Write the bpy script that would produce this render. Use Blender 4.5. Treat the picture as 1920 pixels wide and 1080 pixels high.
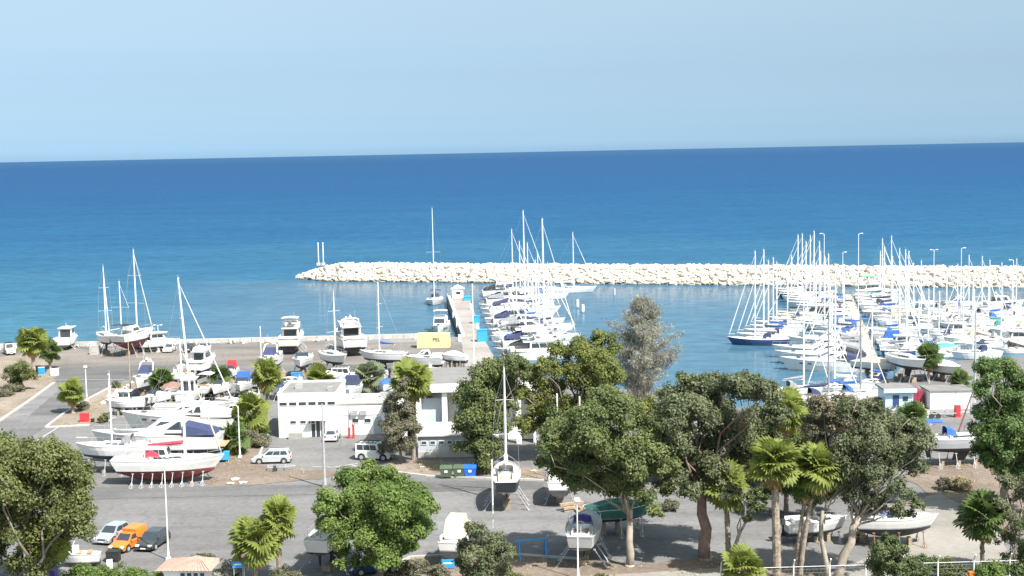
import bpy, bmesh, math, random
import numpy as np
from mathutils import Vector, Matrix
R = math.radians
rng = random.Random(7)
nr = np.random.default_rng(11)
for o in list(bpy.data.objects): bpy.data.objects.remove(o)
S = bpy.context.scene
COL = S.collection

# ------------------------------------------------------------------ camera
CAM_H, FPX = 36.0, 2600.0
cam_d = bpy.data.cameras.new('camera'); cam = bpy.data.objects.new('camera', cam_d); COL.objects.link(cam)
cam_d.sensor_width = 36.0; cam_d.lens = 36.0*FPX/1920.0; cam_d.clip_start = 1.0; cam_d.clip_end = 200000.0
CM = Matrix.Translation((0, 0, CAM_H)) @ Matrix.Rotation(math.pi/2-math.atan(255.0/FPX), 4, 'X') @ Matrix.Rotation(-R(1.134), 4, 'Z')
cam.matrix_world = CM
S.camera = cam
S.render.resolution_x, S.render.resolution_y = 1024, 576

# ------------------------------------------------------------------ sky, sun, exposure
TO_SUN = Vector((6.3, -7.0, 12.0)).normalized()
W = bpy.data.worlds.new('World'); S.world = W; W.use_nodes = True
wn, wl = W.node_tree.nodes, W.node_tree.links
wn.clear()
sky = wn.new('ShaderNodeTexSky'); sky.sky_type = 'NISHITA'; sky.sun_disc = False
sky.sun_elevation = math.asin(TO_SUN.z); sky.sun_rotation = math.atan2(TO_SUN.x, TO_SUN.y)
sky.altitude = 0; sky.air_density = 1.0; sky.dust_density = 1.0; sky.ozone_density = 1.0
# even, hazy sky: the tint depends on the height above the horizon only and stays constant above 25 degrees
tcw = wn.new('ShaderNodeTexCoord'); sep = wn.new('ShaderNodeSeparateXYZ'); wl.new(tcw.outputs['Generated'], sep.inputs[0])
mrw = wn.new('ShaderNodeMapRange'); mrw.inputs[1].default_value = 0.0; mrw.inputs[2].default_value = 0.4226; wl.new(sep.outputs[2], mrw.inputs[0])
rw = wn.new('ShaderNodeValToRGB'); ew = rw.color_ramp.elements
SK = [(.0137, (.262, .418, .690)), (.032, (.229, .358, .595)), (.059, (.211, .306, .494)), (.0956, (.205, .275, .411)), (.132, (.212, .262, .367)), (.168, (.228, .272, .347)),
      (.214, (.265, .288, .334)), (.26, (.298, .309, .332)), (.492, (.472, .455, .389)), (.731, (.676, .625, .477)), (1.0, (.91, .82, .59))]
while len(ew) < len(SK): ew.new(.5)
for e_, (p_, c_) in zip(ew, SK): e_.position = p_; e_.color = (*c_, 1)
wl.new(mrw.outputs[0], rw.inputs[0])
tint = wn.new('ShaderNodeMix'); tint.data_type = 'RGBA'; tint.blend_type = 'MULTIPLY'; tint.inputs[0].default_value = 1.0
bg = wn.new('ShaderNodeBackground'); bg.inputs[1].default_value = 0.15
wo = wn.new('ShaderNodeOutputWorld')
wl.new(sky.outputs[0], tint.inputs[6]); wl.new(rw.outputs[0], tint.inputs[7]); wl.new(tint.outputs[2], bg.inputs[0]); wl.new(bg.outputs[0], wo.inputs[0])
sd = bpy.data.lights.new('sun', 'SUN'); sd.energy = 3.6; sd.angle = R(0.53); sd.color = (1.0, 0.965, 0.91)
so = bpy.data.objects.new('sun', sd); COL.objects.link(so); so.location = (60, -60, 150)
so.rotation_euler = TO_SUN.to_track_quat('Z', 'Y').to_euler()
S.view_settings.view_transform = 'Standard'; S.view_settings.look = 'None'
S.view_settings.exposure = 1.55; S.view_settings.gamma = 1.0; S.view_settings.use_curve_mapping = False

# ------------------------------------------------------------------ photo pixel -> place
CR = CM.to_3x3(); CI = CM.inverted(); CP = CM.translation
def ray(px, py): return CR @ Vector(((px-960)/FPX, -(py-540)/FPX, -1.0))
def G(px, py, z=0.0):
    d = ray(px, py); t = (z-CP.z)/d.z; return CP + d*t
def V(px, py, Y):
    d = ray(px, py); return CP + d*(Y/d.y)
def proj(p):
    q = CI @ Vector(p); return (960+FPX*q.x/-q.z, 540-FPX*q.y/-q.z)
def ppm(p):
    q = CI @ Vector(p); return FPX/-q.z
def height_to(p, py):
    a, b = 0.0, 60.0
    for _ in range(40):
        m = (a+b)/2
        if proj((p.x, p.y, p.z+m))[1] > py: a = m
        else: b = m
    return a
SEA = -1.5

# ------------------------------------------------------------------ materials
M = {}
def nt(name):
    m = bpy.data.materials.new(name); m.use_nodes = True; n = m.node_tree.nodes; n.clear()
    out = n.new('ShaderNodeOutputMaterial'); b = n.new('ShaderNodeBsdfPrincipled')
    m.node_tree.links.new(b.outputs[0], out.inputs[0]); return m, n, m.node_tree.links, b, out
def noise(n, l, scale, detail=4, rough=.55, coord='Object', vec=None, stretch=None):
    t = n.new('ShaderNodeTexNoise'); t.inputs['Scale'].default_value = scale; t.inputs['Detail'].default_value = detail
    t.inputs['Roughness'].default_value = rough
    tc = n.new('ShaderNodeTexCoord'); src = tc.outputs[coord]
    if stretch:
        mp = n.new('ShaderNodeMapping'); mp.inputs['Scale'].default_value = stretch; l.new(src, mp.inputs[0]); src = mp.outputs[0]
    l.new(src, t.inputs[0]); return t
def ramp(n, l, src, stops):
    r = n.new('ShaderNodeValToRGB'); e = r.color_ramp.elements
    while len(e) < len(stops): e.new(0.5)
    for i, (p, c) in enumerate(stops):
        e[i].position = p; e[i].color = (c[0], c[1], c[2], 1) if not isinstance(c, (int, float)) else (c, c, c, 1)
    l.new(src, r.inputs[0]); return r
def mix(n, l, a, b, f, mode='MIX'):
    m = n.new('ShaderNodeMix'); m.data_type = 'RGBA'; m.blend_type = mode
    for k, v in ((0, f), (6, a), (7, b)):
        if hasattr(v, 'is_linked') or hasattr(v, 'links'): l.new(v, m.inputs[k])
        elif isinstance(v, (int, float)): m.inputs[k].default_value = v
        else: m.inputs[k].default_value = (v[0], v[1], v[2], 1)
    return m.outputs[2]
def mat(name, col, rough=.5, var=.12, scale=1.5, bump=0, metal=0, spec=.5, objvar=0):
    if name in M: return M[name]
    m, n, l, b, out = nt(name)
    t = noise(n, l, scale, 5)
    lo = [max(0, c*(1-var)) for c in col]; hi = [min(1, c*(1+var)) for c in col]
    r = ramp(n, l, t.outputs[0], [(.3, lo), (.7, hi)])
    c = r.outputs[0]
    if objvar:
        oi = n.new('ShaderNodeObjectInfo'); rr = ramp(n, l, oi.outputs['Random'], [(0, 1-objvar), (1, 1+objvar*.3)])
        c = mix(n, l, c, rr.outputs[0], 1.0, 'MULTIPLY')
    l.new(c, b.inputs['Base Color']); b.inputs['Roughness'].default_value = rough
    b.inputs['Metallic'].default_value = metal; b.inputs['Specular IOR Level'].default_value = spec
    if bump:
        bp = n.new('ShaderNodeBump'); bp.inputs['Strength'].default_value = bump; bp.inputs['Distance'].default_value = .05
        t2 = noise(n, l, scale*6, 5); l.new(t2.outputs[0], bp.inputs['Height']); l.new(bp.outputs[0], b.inputs['Normal'])
    M[name] = m; return m
def leafmat(name, a, b_, trans=.35, yellow=None):
    if name in M: return M[name]
    m = bpy.data.materials.new(name); m.use_nodes = True; n = m.node_tree.nodes; l = m.node_tree.links; n.clear()
    out = n.new('ShaderNodeOutputMaterial')
    t = noise(n, l, .45, 3, .6); r = ramp(n, l, t.outputs[0], [(.32, a), (.5, [(x+y)/2 for x, y in zip(a, b_)]), (.68, b_)])
    c = r.outputs[0]
    t2 = noise(n, l, 3.1, 3, .7); r2 = ramp(n, l, t2.outputs[0], [(.25, .6), (.75, 1.35)])
    c = mix(n, l, c, r2.outputs[0], 1.0, 'MULTIPLY')
    if yellow:
        t3 = noise(n, l, .8, 2); r3 = ramp(n, l, t3.outputs[0], [(.58, 0.0), (.72, .7)]); c = mix(n, l, c, yellow, r3.outputs[0])
    d = n.new('ShaderNodeBsdfPrincipled'); d.inputs['Roughness'].default_value = .55; d.inputs['Specular IOR Level'].default_value = .3
    tr = n.new('ShaderNodeBsdfTranslucent'); mx = n.new('ShaderNodeMixShader'); mx.inputs[0].default_value = trans
    l.new(c, d.inputs['Base Color']); l.new(c, tr.inputs[0]); l.new(d.outputs[0], mx.inputs[1]); l.new(tr.outputs[0], mx.inputs[2])
    l.new(mx.outputs[0], out.inputs[0]); M[name] = m; return m

white = mat('gelcoat_white', (.62, .62, .61), .25, .07, .8, objvar=.05)
deckm = mat('deck_cream', (.47, .46, .435), .6, .08, 2)
creamw = mat('gelcoat_cream', (.74, .70, .60), .3, .05, 1)
greyhull = mat('gelcoat_grey', (.33, .35, .37), .3, .06, 1)
bluehull = mat('paint_navy', (.03, .06, .16), .25, .1, 1)
ltblue = mat('paint_pale_blue', (.42, .58, .70), .4, .06, 1)
redp = mat('paint_red', (.50, .04, .05), .4, .12, 2)
antired = mat('antifouling_red', (.16, .045, .045), .8, .25, 1.5)
antiblue = mat('antifouling_blue', (.04, .07, .15), .8, .25, 1.5)
antiblk = mat('antifouling_black', (.045, .045, .05), .8, .3, 1.5)
glass = mat('dark_glass', (.035, .045, .055), .08, .2, 3, spec=.7)
alu = mat('mast_aluminium', (.70, .71, .72), .35, .06, 2, metal=.15)
steel = mat('stainless_steel', (.6, .6, .6), .3, .1, 3, metal=.7)
teak = mat('teak', (.34, .24, .14), .7, .2, 6)
canv_blue = mat('canvas_blue', (.03, .11, .36), .85, .15, 3)
canv_navy = mat('canvas_navy', (.03, .04, .10), .85, .2, 3)
canv_white = mat('canvas_white', (.62, .62, .60), .8, .06, 2)
canv_cream = mat('canvas_cream', (.55, .48, .36), .8, .1, 2)
canv_red = mat('canvas_red', (.40, .04, .07), .85, .18, 3)
canv_grey = mat('canvas_grey', (.22, .23, .25), .85, .15, 3)
canv_black = mat('canvas_black', (.025, .025, .03), .85, .2, 3)
canv_purple = mat('canvas_purple', (.13, .11, .36), .85, .15, 3)
canv_teal = mat('canvas_teal', (.06, .25, .22), .85, .15, 3)
rubber = mat('rubber', (.03, .03, .032), .8, .2, 4)
galv = mat('galvanised_steel', (.38, .39, .40), .55, .15, 3, metal=.3)
rust = mat('rusty_steel', (.20, .11, .07), .85, .3, 3)
wood = mat('timber', (.30, .23, .16), .85, .25, 4)
polew = mat('lamp_white', (.70, .70, .68), .5, .06, 2)
conc = mat('concrete', (.28, .27, .25), .9, .12, 1.2, .2)
concw = mat('concrete_white', (.38, .37, .35), .85, .1, 1.0, .2)
wallw = mat('plaster_white', (.78, .78, .76), .85, .05, .6)
wallb = mat('plaster_grey_blue', (.40, .44, .48), .85, .08, .6)
roofg = mat('roof_grey', (.17, .165, .16), .9, .15, .7, .15)
yellowc = mat('container_yellow', (.58, .52, .29), .55, .1, 1.2)
orange = mat('paint_orange', (.72, .18, .03), .3, .05, 2)
silverp = mat('paint_silver', (.42, .45, .48), .28, .05, 2, metal=.4)
darkp = mat('paint_charcoal', (.04, .05, .055), .25, .1, 2)
greenbin = mat('bin_green', (.07, .10, .06), .6, .15, 2)
bluebin = mat('bin_blue', (.02, .12, .50), .5, .12, 2)
skyblue = mat('panel_blue', (.03, .28, .62), .5, .1, 2)
lens = mat('lamp_lens', (.75, .76, .78), .15, .03, 5)
redlens = mat('tail_lens', (.35, .02, .02), .2, .1, 5)
platem = mat('plate_white', (.75, .75, .72), .5, .03, 5)
barkg = mat('bark_grey', (.20, .17, .14), .9, .35, 2.2, .8)
barkp = mat('bark_pale', (.30, .26, .215), .9, .25, 1.8, .5)
barkr = mat('bark_reddish', (.22, .15, .12), .9, .3, 2.0, .8)
palmb = mat('palm_bark', (.27, .225, .18), .95, .4, 5, 1.0)
thatch = mat('dead_fronds', (.36, .25, .10), .9, .3, 5)
blackm = mat('matt_black', (.02, .02, .02), .7, .2, 4)
pinkroof = mat('roof_tiles_pink', (.36, .235, .19), .85, .15, 3, .3)
brickr = mat('block_rust_red', (.40, .17, .10), .85, .15, 2, .2)
tealnet = mat('shade_net_teal', (.015, .085, .068), .9, .2, 2)
sanddirt = mat('rubble_sand', (.40, .34, .27), .95, .2, 2, .4)

# ------------------------------------------------------------------ mesh helpers
class MB:
    def __init__(s): s.v = []; s.f = []; s.m = []
    def add(s, vs, fs, mi=0):
        o = len(s.v); s.v += [tuple(v) for v in vs]; s.f += [tuple(i+o for i in f) for f in fs]; s.m += [mi]*len(fs); return s
    def box(s, c, d, mi=0, rz=0, top=1.0):
        x, y, z = d[0]/2, d[1]/2, d[2]/2; vs = []
        for k in (-1, 1):
            q = top if k > 0 else 1
            for a, b in ((-1, -1), (1, -1), (1, 1), (-1, 1)):
                px, py = a*x*q, b*y*q
                vs.append((c[0]+px*math.cos(rz)-py*math.sin(rz), c[1]+px*math.sin(rz)+py*math.cos(rz), c[2]+k*z))
        return s.add(vs, [(3, 2, 1, 0), (4, 5, 6, 7), (0, 1, 5, 4), (1, 2, 6, 5), (2, 3, 7, 6), (3, 0, 4, 7)], mi)
    def tube(s, a, b, r0, r1=None, n=6, mi=0, cap=True):
        a, b = Vector(a), Vector(b); r1 = r0 if r1 is None else r1
        d = (b-a); 
        if d.length < 1e-6: return s
        d.normalize(); u = d.orthogonal().normalized(); w = d.cross(u)
        vs = []
        for p, r in ((a, r0), (b, r1)):
            for i in range(n):
                t = 2*math.pi*i/n; vs.append(p+u*(r*math.cos(t))+w*(r*math.sin(t)))
        fs = [(i, (i+1) % n, n+(i+1) % n, n+i) for i in range(n)]
        if cap: fs += [tuple(range(n-1, -1, -1)), tuple(range(n, 2*n))]
        return s.add(vs, fs, mi)
    def path(s, pts, rs, n=6, mi=0):
        pts = [Vector(p) for p in pts]; rings = []; u = None
        for i, p in enumerate(pts):
            d = (pts[min(i+1, len(pts)-1)]-pts[max(i-1, 0)]).normalized()
            if u is None: u = d.orthogonal().normalized()
            u = (u-d*u.dot(d)).normalized(); w = d.cross(u); r = rs[i] if hasattr(rs, '__len__') else rs
            rings.append([p+u*(r*math.cos(2*math.pi*k/n))+w*(r*math.sin(2*math.pi*k/n)) for k in range(n)])
        vs = [q for rg in rings for q in rg]; fs = []
        for i in range(len(pts)-1):
            for k in range(n): fs.append((i*n+k, i*n+(k+1) % n, (i+1)*n+(k+1) % n, (i+1)*n+k))
        fs += [tuple(range(n-1, -1, -1)), tuple((len(pts)-1)*n+k for k in range(n))]
        return s.add(vs, fs, mi)
    def grid(s, rows, mi=0, flip=False):
        n = len(rows[0]); vs = [p for r in rows for p in r]; fs = []
        for i in range(len(rows)-1):
            for k in range(n-1):
                q = (i*n+k, i*n+k+1, (i+1)*n+k+1, (i+1)*n+k); fs.append(q[::-1] if flip else q)
        return s.add(vs, fs, mi)
    def ball(s, c, r, nu=8, nv=5, mi=0, sz=1.0):
        vs = [(c[0], c[1], c[2]-r*sz)]
        for j in range(1, nv):
            ph = -math.pi/2+math.pi*j/nv
            for i in range(nu):
                t = 2*math.pi*i/nu; vs.append((c[0]+r*math.cos(ph)*math.cos(t), c[1]+r*math.cos(ph)*math.sin(t), c[2]+r*sz*math.sin(ph)))
        vs.append((c[0], c[1], c[2]+r*sz)); fs = []
        for i in range(nu): fs.append((0, 1+(i+1) % nu, 1+i))
        for j in range(nv-2):
            for i in range(nu):
                a = 1+j*nu; fs.append((a+i, a+(i+1) % nu, a+nu+(i+1) % nu, a+nu+i))
        e = len(vs)-1; a = 1+(nv-2)*nu
        for i in range(nu): fs.append((a+i, a+(i+1) % nu, e))
        return s.add(vs, fs, mi)
    def hexa(s, b, t, mi=0):
        return s.add(list(b)+list(t), [(3, 2, 1, 0), (4, 5, 6, 7), (0, 1, 5, 4), (1, 2, 6, 5), (2, 3, 7, 6), (3, 0, 4, 7)], mi)
    def panel(s, A, B, C, D, u0, u1, v0, v1, off=.03, mi=0):
        A, B, C, D = map(Vector, (A, B, C, D)); n = (B-A).cross(D-A).normalized()
        def P(u, v): return A*(1-u)*(1-v)+B*u*(1-v)+C*u*v+D*(1-u)*v
        q = [P(u0, v0), P(u1, v0), P(u1, v1), P(u0, v1)]
        return s.hexa([p-n*.02 for p in q], [p+n*off for p in q], mi)
    def prism(s, poly, z0, z1, mi=0):
        n = len(poly); vs = [(p[0], p[1], z0) for p in poly]+[(p[0], p[1], z1) for p in poly]
        return s.add(vs, [tuple(range(n-1, -1, -1)), tuple(range(n, 2*n))]+[(i, (i+1) % n, n+(i+1) % n, n+i) for i in range(n)], mi)
    def mesh(s, name, mats, smooth=False):
        me = bpy.data.meshes.new(name); me.from_pydata(s.v, [], s.f)
        for m in (mats if isinstance(mats, (list, tuple)) else [mats]): me.materials.append(m)
        if any(s.m): me.polygons.foreach_set('material_index', s.m)
        if smooth: me.polygons.foreach_set('use_smooth', [True]*len(me.polygons))
        me.update(); return me
    def build(s, name, mats, parent=None, smooth=False, loc=None, rz=None):
        return link(name, s.mesh(name, mats, smooth), parent, loc, rz)
def link(name, me, parent=None, loc=None, rz=None):
    o = bpy.data.objects.new(name, me); COL.objects.link(o)
    if parent: o.parent = parent
    if loc is not None: o.location = loc
    if rz is not None: o.rotation_euler = (0, 0, rz)
    return o
def tag(o, label=None, cat=None, group=None, kind=None):
    for k, v in (('label', label), ('category', cat), ('group', group), ('kind', kind)):
        if v: o[k] = v
    return o
def thing(name, label, cat, loc, rz=0, group=None):
    o = bpy.data.objects.new(name, None); COL.objects.link(o); o.empty_display_size = .3
    o.location = loc; o.rotation_euler = (0, 0, rz); return tag(o, label, cat, group)
def copy_tree(o, parent=None):
    c = o.copy(); COL.objects.link(c); c.parent = parent
    for ch in list(o.children): copy_tree(ch, c)
    return c
def structure(o): o['kind'] = 'structure'; return o
def ordn(i): return ['first', 'second', 'third', 'fourth', 'fifth', 'sixth', 'seventh', 'eighth', 'ninth', 'tenth', 'eleventh', 'twelfth',
    'thirteenth', 'fourteenth', 'fifteenth', 'sixteenth', 'seventeenth', 'eighteenth', 'nineteenth', 'twentieth', 'twenty-first', 'twenty-second',
    'twenty-third', 'twenty-fourth', 'twenty-fifth', 'twenty-sixth', 'twenty-seventh', 'twenty-eighth', 'twenty-ninth', 'thirtieth'][i]

# ------------------------------------------------------------------ ground, water
def ground_mat(name, cols, scale, streak=None, bump=.25, fine=.25):
    m, n, l, b, out = nt(name)
    t = noise(n, l, scale, 6, .62); r = ramp(n, l, t.outputs[0], [(.3+.4*i/(len(cols)-1), c) for i, c in enumerate(cols)])
    c = r.outputs[0]
    f = noise(n, l, 1.7, 6, .75); fr = ramp(n, l, f.outputs[0], [(.25, 1-fine), (.75, 1+fine)]); c = mix(n, l, c, fr.outputs[0], 1.0, 'MULTIPLY')
    if streak:
        t2 = noise(n, l, .22, 4, .6, stretch=streak); r2 = ramp(n, l, t2.outputs[0], [(.3, .80), (.5, 1.0), (.72, 1.14)])
        c = mix(n, l, c, r2.outputs[0], 1.0, 'MULTIPLY')
        v = n.new('ShaderNodeTexVoronoi'); v.feature = 'DISTANCE_TO_EDGE'; v.inputs['Scale'].default_value = .09
        tc = n.new('ShaderNodeTexCoord'); nz = noise(n, l, .3, 3); av = n.new('ShaderNodeVectorMath'); av.operation = 'MULTIPLY_ADD'
        av.inputs[1].default_value = (5, 5, 5); l.new(nz.outputs['Color'], av.inputs[0]); l.new(tc.outputs['Object'], av.inputs[2]); l.new(av.outputs[0], v.inputs[0])
        st = noise(n, l, .45, 4, .7); rs_ = ramp(n, l, st.outputs[0], [(.26, .62), (.36, 1.0)]); c = mix(n, l, c, rs_.outputs[0], 1.0, 'MULTIPLY')
        pt = noise(n, l, .035, 2, .4); rp = ramp(n, l, pt.outputs[0], [(.44, .90), (.46, 1.0), (.60, 1.0), (.615, 1.10)]); c = mix(n, l, c, rp.outputs[0], 1.0, 'MULTIPLY')
        rv = ramp(n, l, v.outputs[0], [(0, .84), (.006, .9), (.014, 1.0)]); c = mix(n, l, c, rv.outputs[0], 1.0, 'MULTIPLY')
    l.new(c, b.inputs['Base Color']); b.inputs['Roughness'].default_value = .95; b.inputs['Specular IOR Level'].default_value = .2
    bp = n.new('ShaderNodeBump'); bp.inputs['Strength'].default_value = bump; bp.inputs['Distance'].default_value = .05
    fb = noise(n, l, 5, 5, .7); l.new(fb.outputs[0], bp.inputs['Height']); l.new(bp.outputs[0], b.inputs['Normal']); M[name] = m; return m
asphalt = ground_mat('asphalt_worn', [(0.126, 0.123, 0.123), (0.152, 0.149, 0.149), (0.178, 0.176, 0.175)], .05, (.16, 1.2, 1))
asph2 = ground_mat('asphalt_dark', [(0.101, 0.100, 0.101), (0.119, 0.118, 0.119), (0.140, 0.137, 0.139)], .08, (.12, 1.5, 1))
asph3 = ground_mat('yard_gravel', [(0.127, 0.113, 0.105), (0.162, 0.146, 0.134), (0.197, 0.179, 0.162)], .06, (.2, 1.2, 1))
dirt = ground_mat('dirt', [(0.120, 0.094, 0.075), (0.160, 0.128, 0.104), (0.208, 0.170, 0.140)], .16, None, .5, .35)
sand = ground_mat('sandy_soil', [(0.152, 0.124, 0.100), (0.204, 0.170, 0.138), (0.256, 0.218, 0.181)], .2, None, .5, .3)
pale = ground_mat('pale_concrete', [(0.180, 0.169, 0.151), (0.223, 0.209, 0.187), (0.259, 0.243, 0.220)], .15, None, .2, .15)

def sheet(name, pts, z, m, world=False):
    ps = [Vector((p[0], p[1], z)) if world else G(p[0], p[1], z) for p in pts]
    q = []; jr = random.Random(len(pts)*7+int(pts[0][0]))
    amp = .45 if m in (dirt, sand) else (.12 if m is not pale else .2)
    for a, b in zip(ps, ps[1:]+ps[:1]):
        k = max(1, int((b-a).length/1.1)); 
        if (b-a).length > 120: k = 1
        for i in range(k):
            p = a+(b-a)*(i/k); q.append(p+Vector((jr.uniform(-amp, amp), jr.uniform(-amp, amp), 0)) if k > 1 else p)
    ps = q
    bm = bmesh.new(); vs = [bm.verts.new((p.x, p.y, z)) for p in ps]; f = bm.faces.new(vs)
    if f.normal.z < 0 or f.calc_area() and (f.normal_update() or f.normal.z < 0): f.normal_flip()
    bmesh.ops.triangulate(bm, faces=bm.faces[:])
    me = bpy.data.meshes.new(name); bm.to_mesh(me); bm.free(); me.materials.append(m)
    return structure(link(name, me))

q0, q1 = G(0, 652), G(838, 631.5)
pierL0, pierL1 = G(864, 632, 0), G(837, 556, 0)
pierR0, pierR1 = G(906, 632, 0), G(881, 562, 0)
coast = [(-3000, q0.y-4), (-400, q0.y-4), q0.xy[:], q1.xy[:], pierL0.xy[:], pierL1.xy[:], pierR1.xy[:], pierR0.xy[:]]
for p in ((932, 678), (990, 700), (1100, 722), (1250, 738), (1380, 764), (1500, 776), (1604, 768), (1652, 738), (1688, 690), (1800, 676), (1920, 668), (2100, 660)):
    coast.append(G(*p).xy[:])
coast += [(420, 250), (3000, 260), (3000, -900), (-3000, -900)]
bm = bmesh.new(); vs = [bm.verts.new((p[0], p[1], 0)) for p in coast]; f = bm.faces.new(vs); f.normal_update()
if f.normal.z < 0: f.normal_flip()
ext = bmesh.ops.extrude_face_region(bm, geom=[f]); 
bmesh.ops.translate(bm, vec=(0, 0, -4), verts=[g for g in ext['geom'] if isinstance(g, bmesh.types.BMVert)])
bmesh.ops.recalc_face_normals(bm, faces=bm.faces[:])
bmesh.ops.triangulate(bm, faces=[f for f in bm.faces if len(f.verts) > 4])
me = bpy.data.meshes.new('ground'); bm.to_mesh(me); bm.free(); me.materials.append(asphalt); structure(link('ground', me))

# sea: open water with chop, calmer and more reflective inside the breakwater
bwA, bwB = G(534, 526.5, SEA), G(1960, 541, SEA)
def sea_mat():
    m, n, l, b, out = nt('sea_water')
    geo = n.new('ShaderNodeNewGeometry'); sx = n.new('ShaderNodeSeparateXYZ'); l.new(geo.outputs['Position'], sx.inputs[0])
    def math_(op, a, b2=None, clamp=False):
        k = n.new('ShaderNodeMath'); k.operation = op; k.use_clamp = clamp
        for i, v in enumerate((a, b2)):
            if v is None: continue
            if isinstance(v, (int, float)): k.inputs[i].default_value = v
            else: l.new(v, k.inputs[i])
        return k.outputs[0]
    lg = math_('LOGARITHM', math_('MAXIMUM', sx.outputs[1], 150.0), 10.0)
    wob = noise(n, l, .004, 4, .6, 'Object', stretch=(1, 2.5, 1)); 
    lg = math_('ADD', lg, math_('MULTIPLY', math_('SUBTRACT', wob.outputs[0], .5), .35))
    fac = math_('DIVIDE', math_('SUBTRACT', lg, 2.3), 2.0, True)
    r = ramp(n, l, fac, [(0, (.056, .136, .188)), (.12, (.033, .106, .168)), (.25, (.0155, .074, .153)), (.42, (.0115, .057, .140)), (.75, (.0105, .050, .128)), (1, (.014, .058, .134))])
    # calm mask: on the harbour side of the breakwater line
    dx, dy = (bwB.x-bwA.x), (bwB.y-bwA.y); ln = math.hypot(dx, dy)
    side = math_('SUBTRACT', math_('MULTIPLY', math_('SUBTRACT', sx.outputs[0], bwA.x), dy/ln), math_('MULTIPLY', math_('SUBTRACT', sx.outputs[1], bwA.y), dx/ln))
    cal = math_('MULTIPLY', math_('MULTIPLY', math_('ADD', side, 4.0), .08, True), math_('MULTIPLY', math_('ADD', sx.outputs[0], 110.0), .02, True))
    c = mix(n, l, r.outputs[0], (.045, .10, .155), math_('MULTIPLY', cal, .6))
    w1 = noise(n, l, .35, 5, .65, 'Object', stretch=(.55, 1.3, 1)); w2 = noise(n, l, .03, 4, .6, 'Object', stretch=(.35, 1.6, 1))
    wv = ramp(n, l, w1.outputs[0], [(.3, .74), (.7, 1.28)]); wv2 = ramp(n, l, w2.outputs[0], [(.3, .92), (.7, 1.07)])
    c = mix(n, l, c, wv.outputs[0], 1.0, 'MULTIPLY'); c = mix(n, l, c, wv2.outputs[0], 1.0, 'MULTIPLY')
    bp = n.new('ShaderNodeBump'); bp.inputs['Distance'].default_value = 1.0
    l.new(w1.outputs[0], bp.inputs['Height']); l.new(math_('ADD', math_('MULTIPLY', math_('SUBTRACT', 1.0, cal), .5), .05), bp.inputs['Strength'])
    d = n.new('ShaderNodeBsdfDiffuse'); l.new(c, d.inputs[0]); l.new(bp.outputs[0], d.inputs['Normal'])
    g = n.new('ShaderNodeBsdfGlossy'); l.new(bp.outputs[0], g.inputs['Normal'])
    l.new(math_('ADD', math_('MULTIPLY', math_('SUBTRACT', 1.0, cal), .22), .09), g.inputs['Roughness'])
    fr = n.new('ShaderNodeFresnel'); fr.inputs[0].default_value = 1.33; l.new(bp.outputs[0], fr.inputs['Normal'])
    mx = n.new('ShaderNodeMixShader'); l.new(math_('MINIMUM', math_('MULTIPLY', fr.outputs[0], math_('ADD', math_('MULTIPLY', cal, .42), .10)), .5), mx.inputs[0])
    l.new(d.outputs[0], mx.inputs[1]); l.new(g.outputs[0], mx.inputs[2]); l.new(mx.outputs[0], out.inputs[0]); n.remove(b)
    return m
mb = MB(); xs = [-120000, -20000, -3000, -600, 0, 600, 3000, 20000, 120000]; ys = [-2000, 0, 300, 700, 2000, 8000, 30000, 150000]
mb.grid([[(x, y, SEA) for x in xs] for y in ys]); structure(mb.build('sea', sea_mat()))

# surface sheets on the land
z = .012
sheet('boatyard_surface', [(-60, 660), (330, 651), (790, 641), (862, 655), (905, 690), (860, 716), (600, 716), (300, 700), (250, 690), (110, 688), (60, 670)], z, asph3)
sheet('road', [(-220, 985), (-60, 870), (0, 820), (60, 775), (112, 730), (100, 700), (120, 686), (400, 682), (850, 684), (850, 702), (430, 706), (235, 712), (165, 745), (85, 800), (40, 830), (-60, 930)], 2*z, asph2)
sheet('verge_soil', [(-260, 700), (-60, 672), (48, 666), (92, 678), (108, 694), (102, 718), (60, 748), (0, 789), (-260, 990)], 3*z, sand)
sheet('verge_triangle', [(262, 712), (215, 722), (165, 748), (120, 775), (86, 801), (168, 797), (205, 775), (240, 742), (266, 722)], 3*z, sand)
sheet('dirt_island', [(443, 792), (470, 800), (500, 816), (480, 868), (520, 884), (600, 880), (648, 886), (600, 898), (480, 908), (395, 914), (384, 902), (402, 870), (425, 830)], 3*z, dirt)
sheet('bin_verge', [(720, 862), (860, 866), (1010, 878), (1022, 900), (900, 897), (800, 893), (735, 884)], 3*z, sand)
sheet('yard_lane', [(150, 914), (640, 908), (830, 900), (1020, 903), (1020, 917), (640, 926), (140, 936)], 2*z, asph2)
sheet('bank_soil', [(540, 1110), (690, 1090), (770, 1046), (950, 1040), (1090, 1050), (1180, 1058), (1330, 1044), (1480, 1064), (1560, 1068), (1600, 1300), (540, 1300)], 3*z, dirt)
sheet('footpath', [(1050, 1084), (1180, 1076), (1400, 1062), (1420, 1072), (1300, 1090), (1100, 1102)], 4*z, pale)
sheet('side_soil', [(1700, 862), (1830, 868), (1960, 880), (1960, 1010), (1880, 1000), (1800, 946), (1750, 930), (1700, 900)], 3*z, dirt)
sheet('side_path', [(1738, 930), (1768, 926), (1800, 946), (1884, 1010), (1890, 1090), (1560, 1110), (1500, 1090), (1600, 1060), (1700, 1000), (1700, 960)], 4*z, pale)
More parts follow.
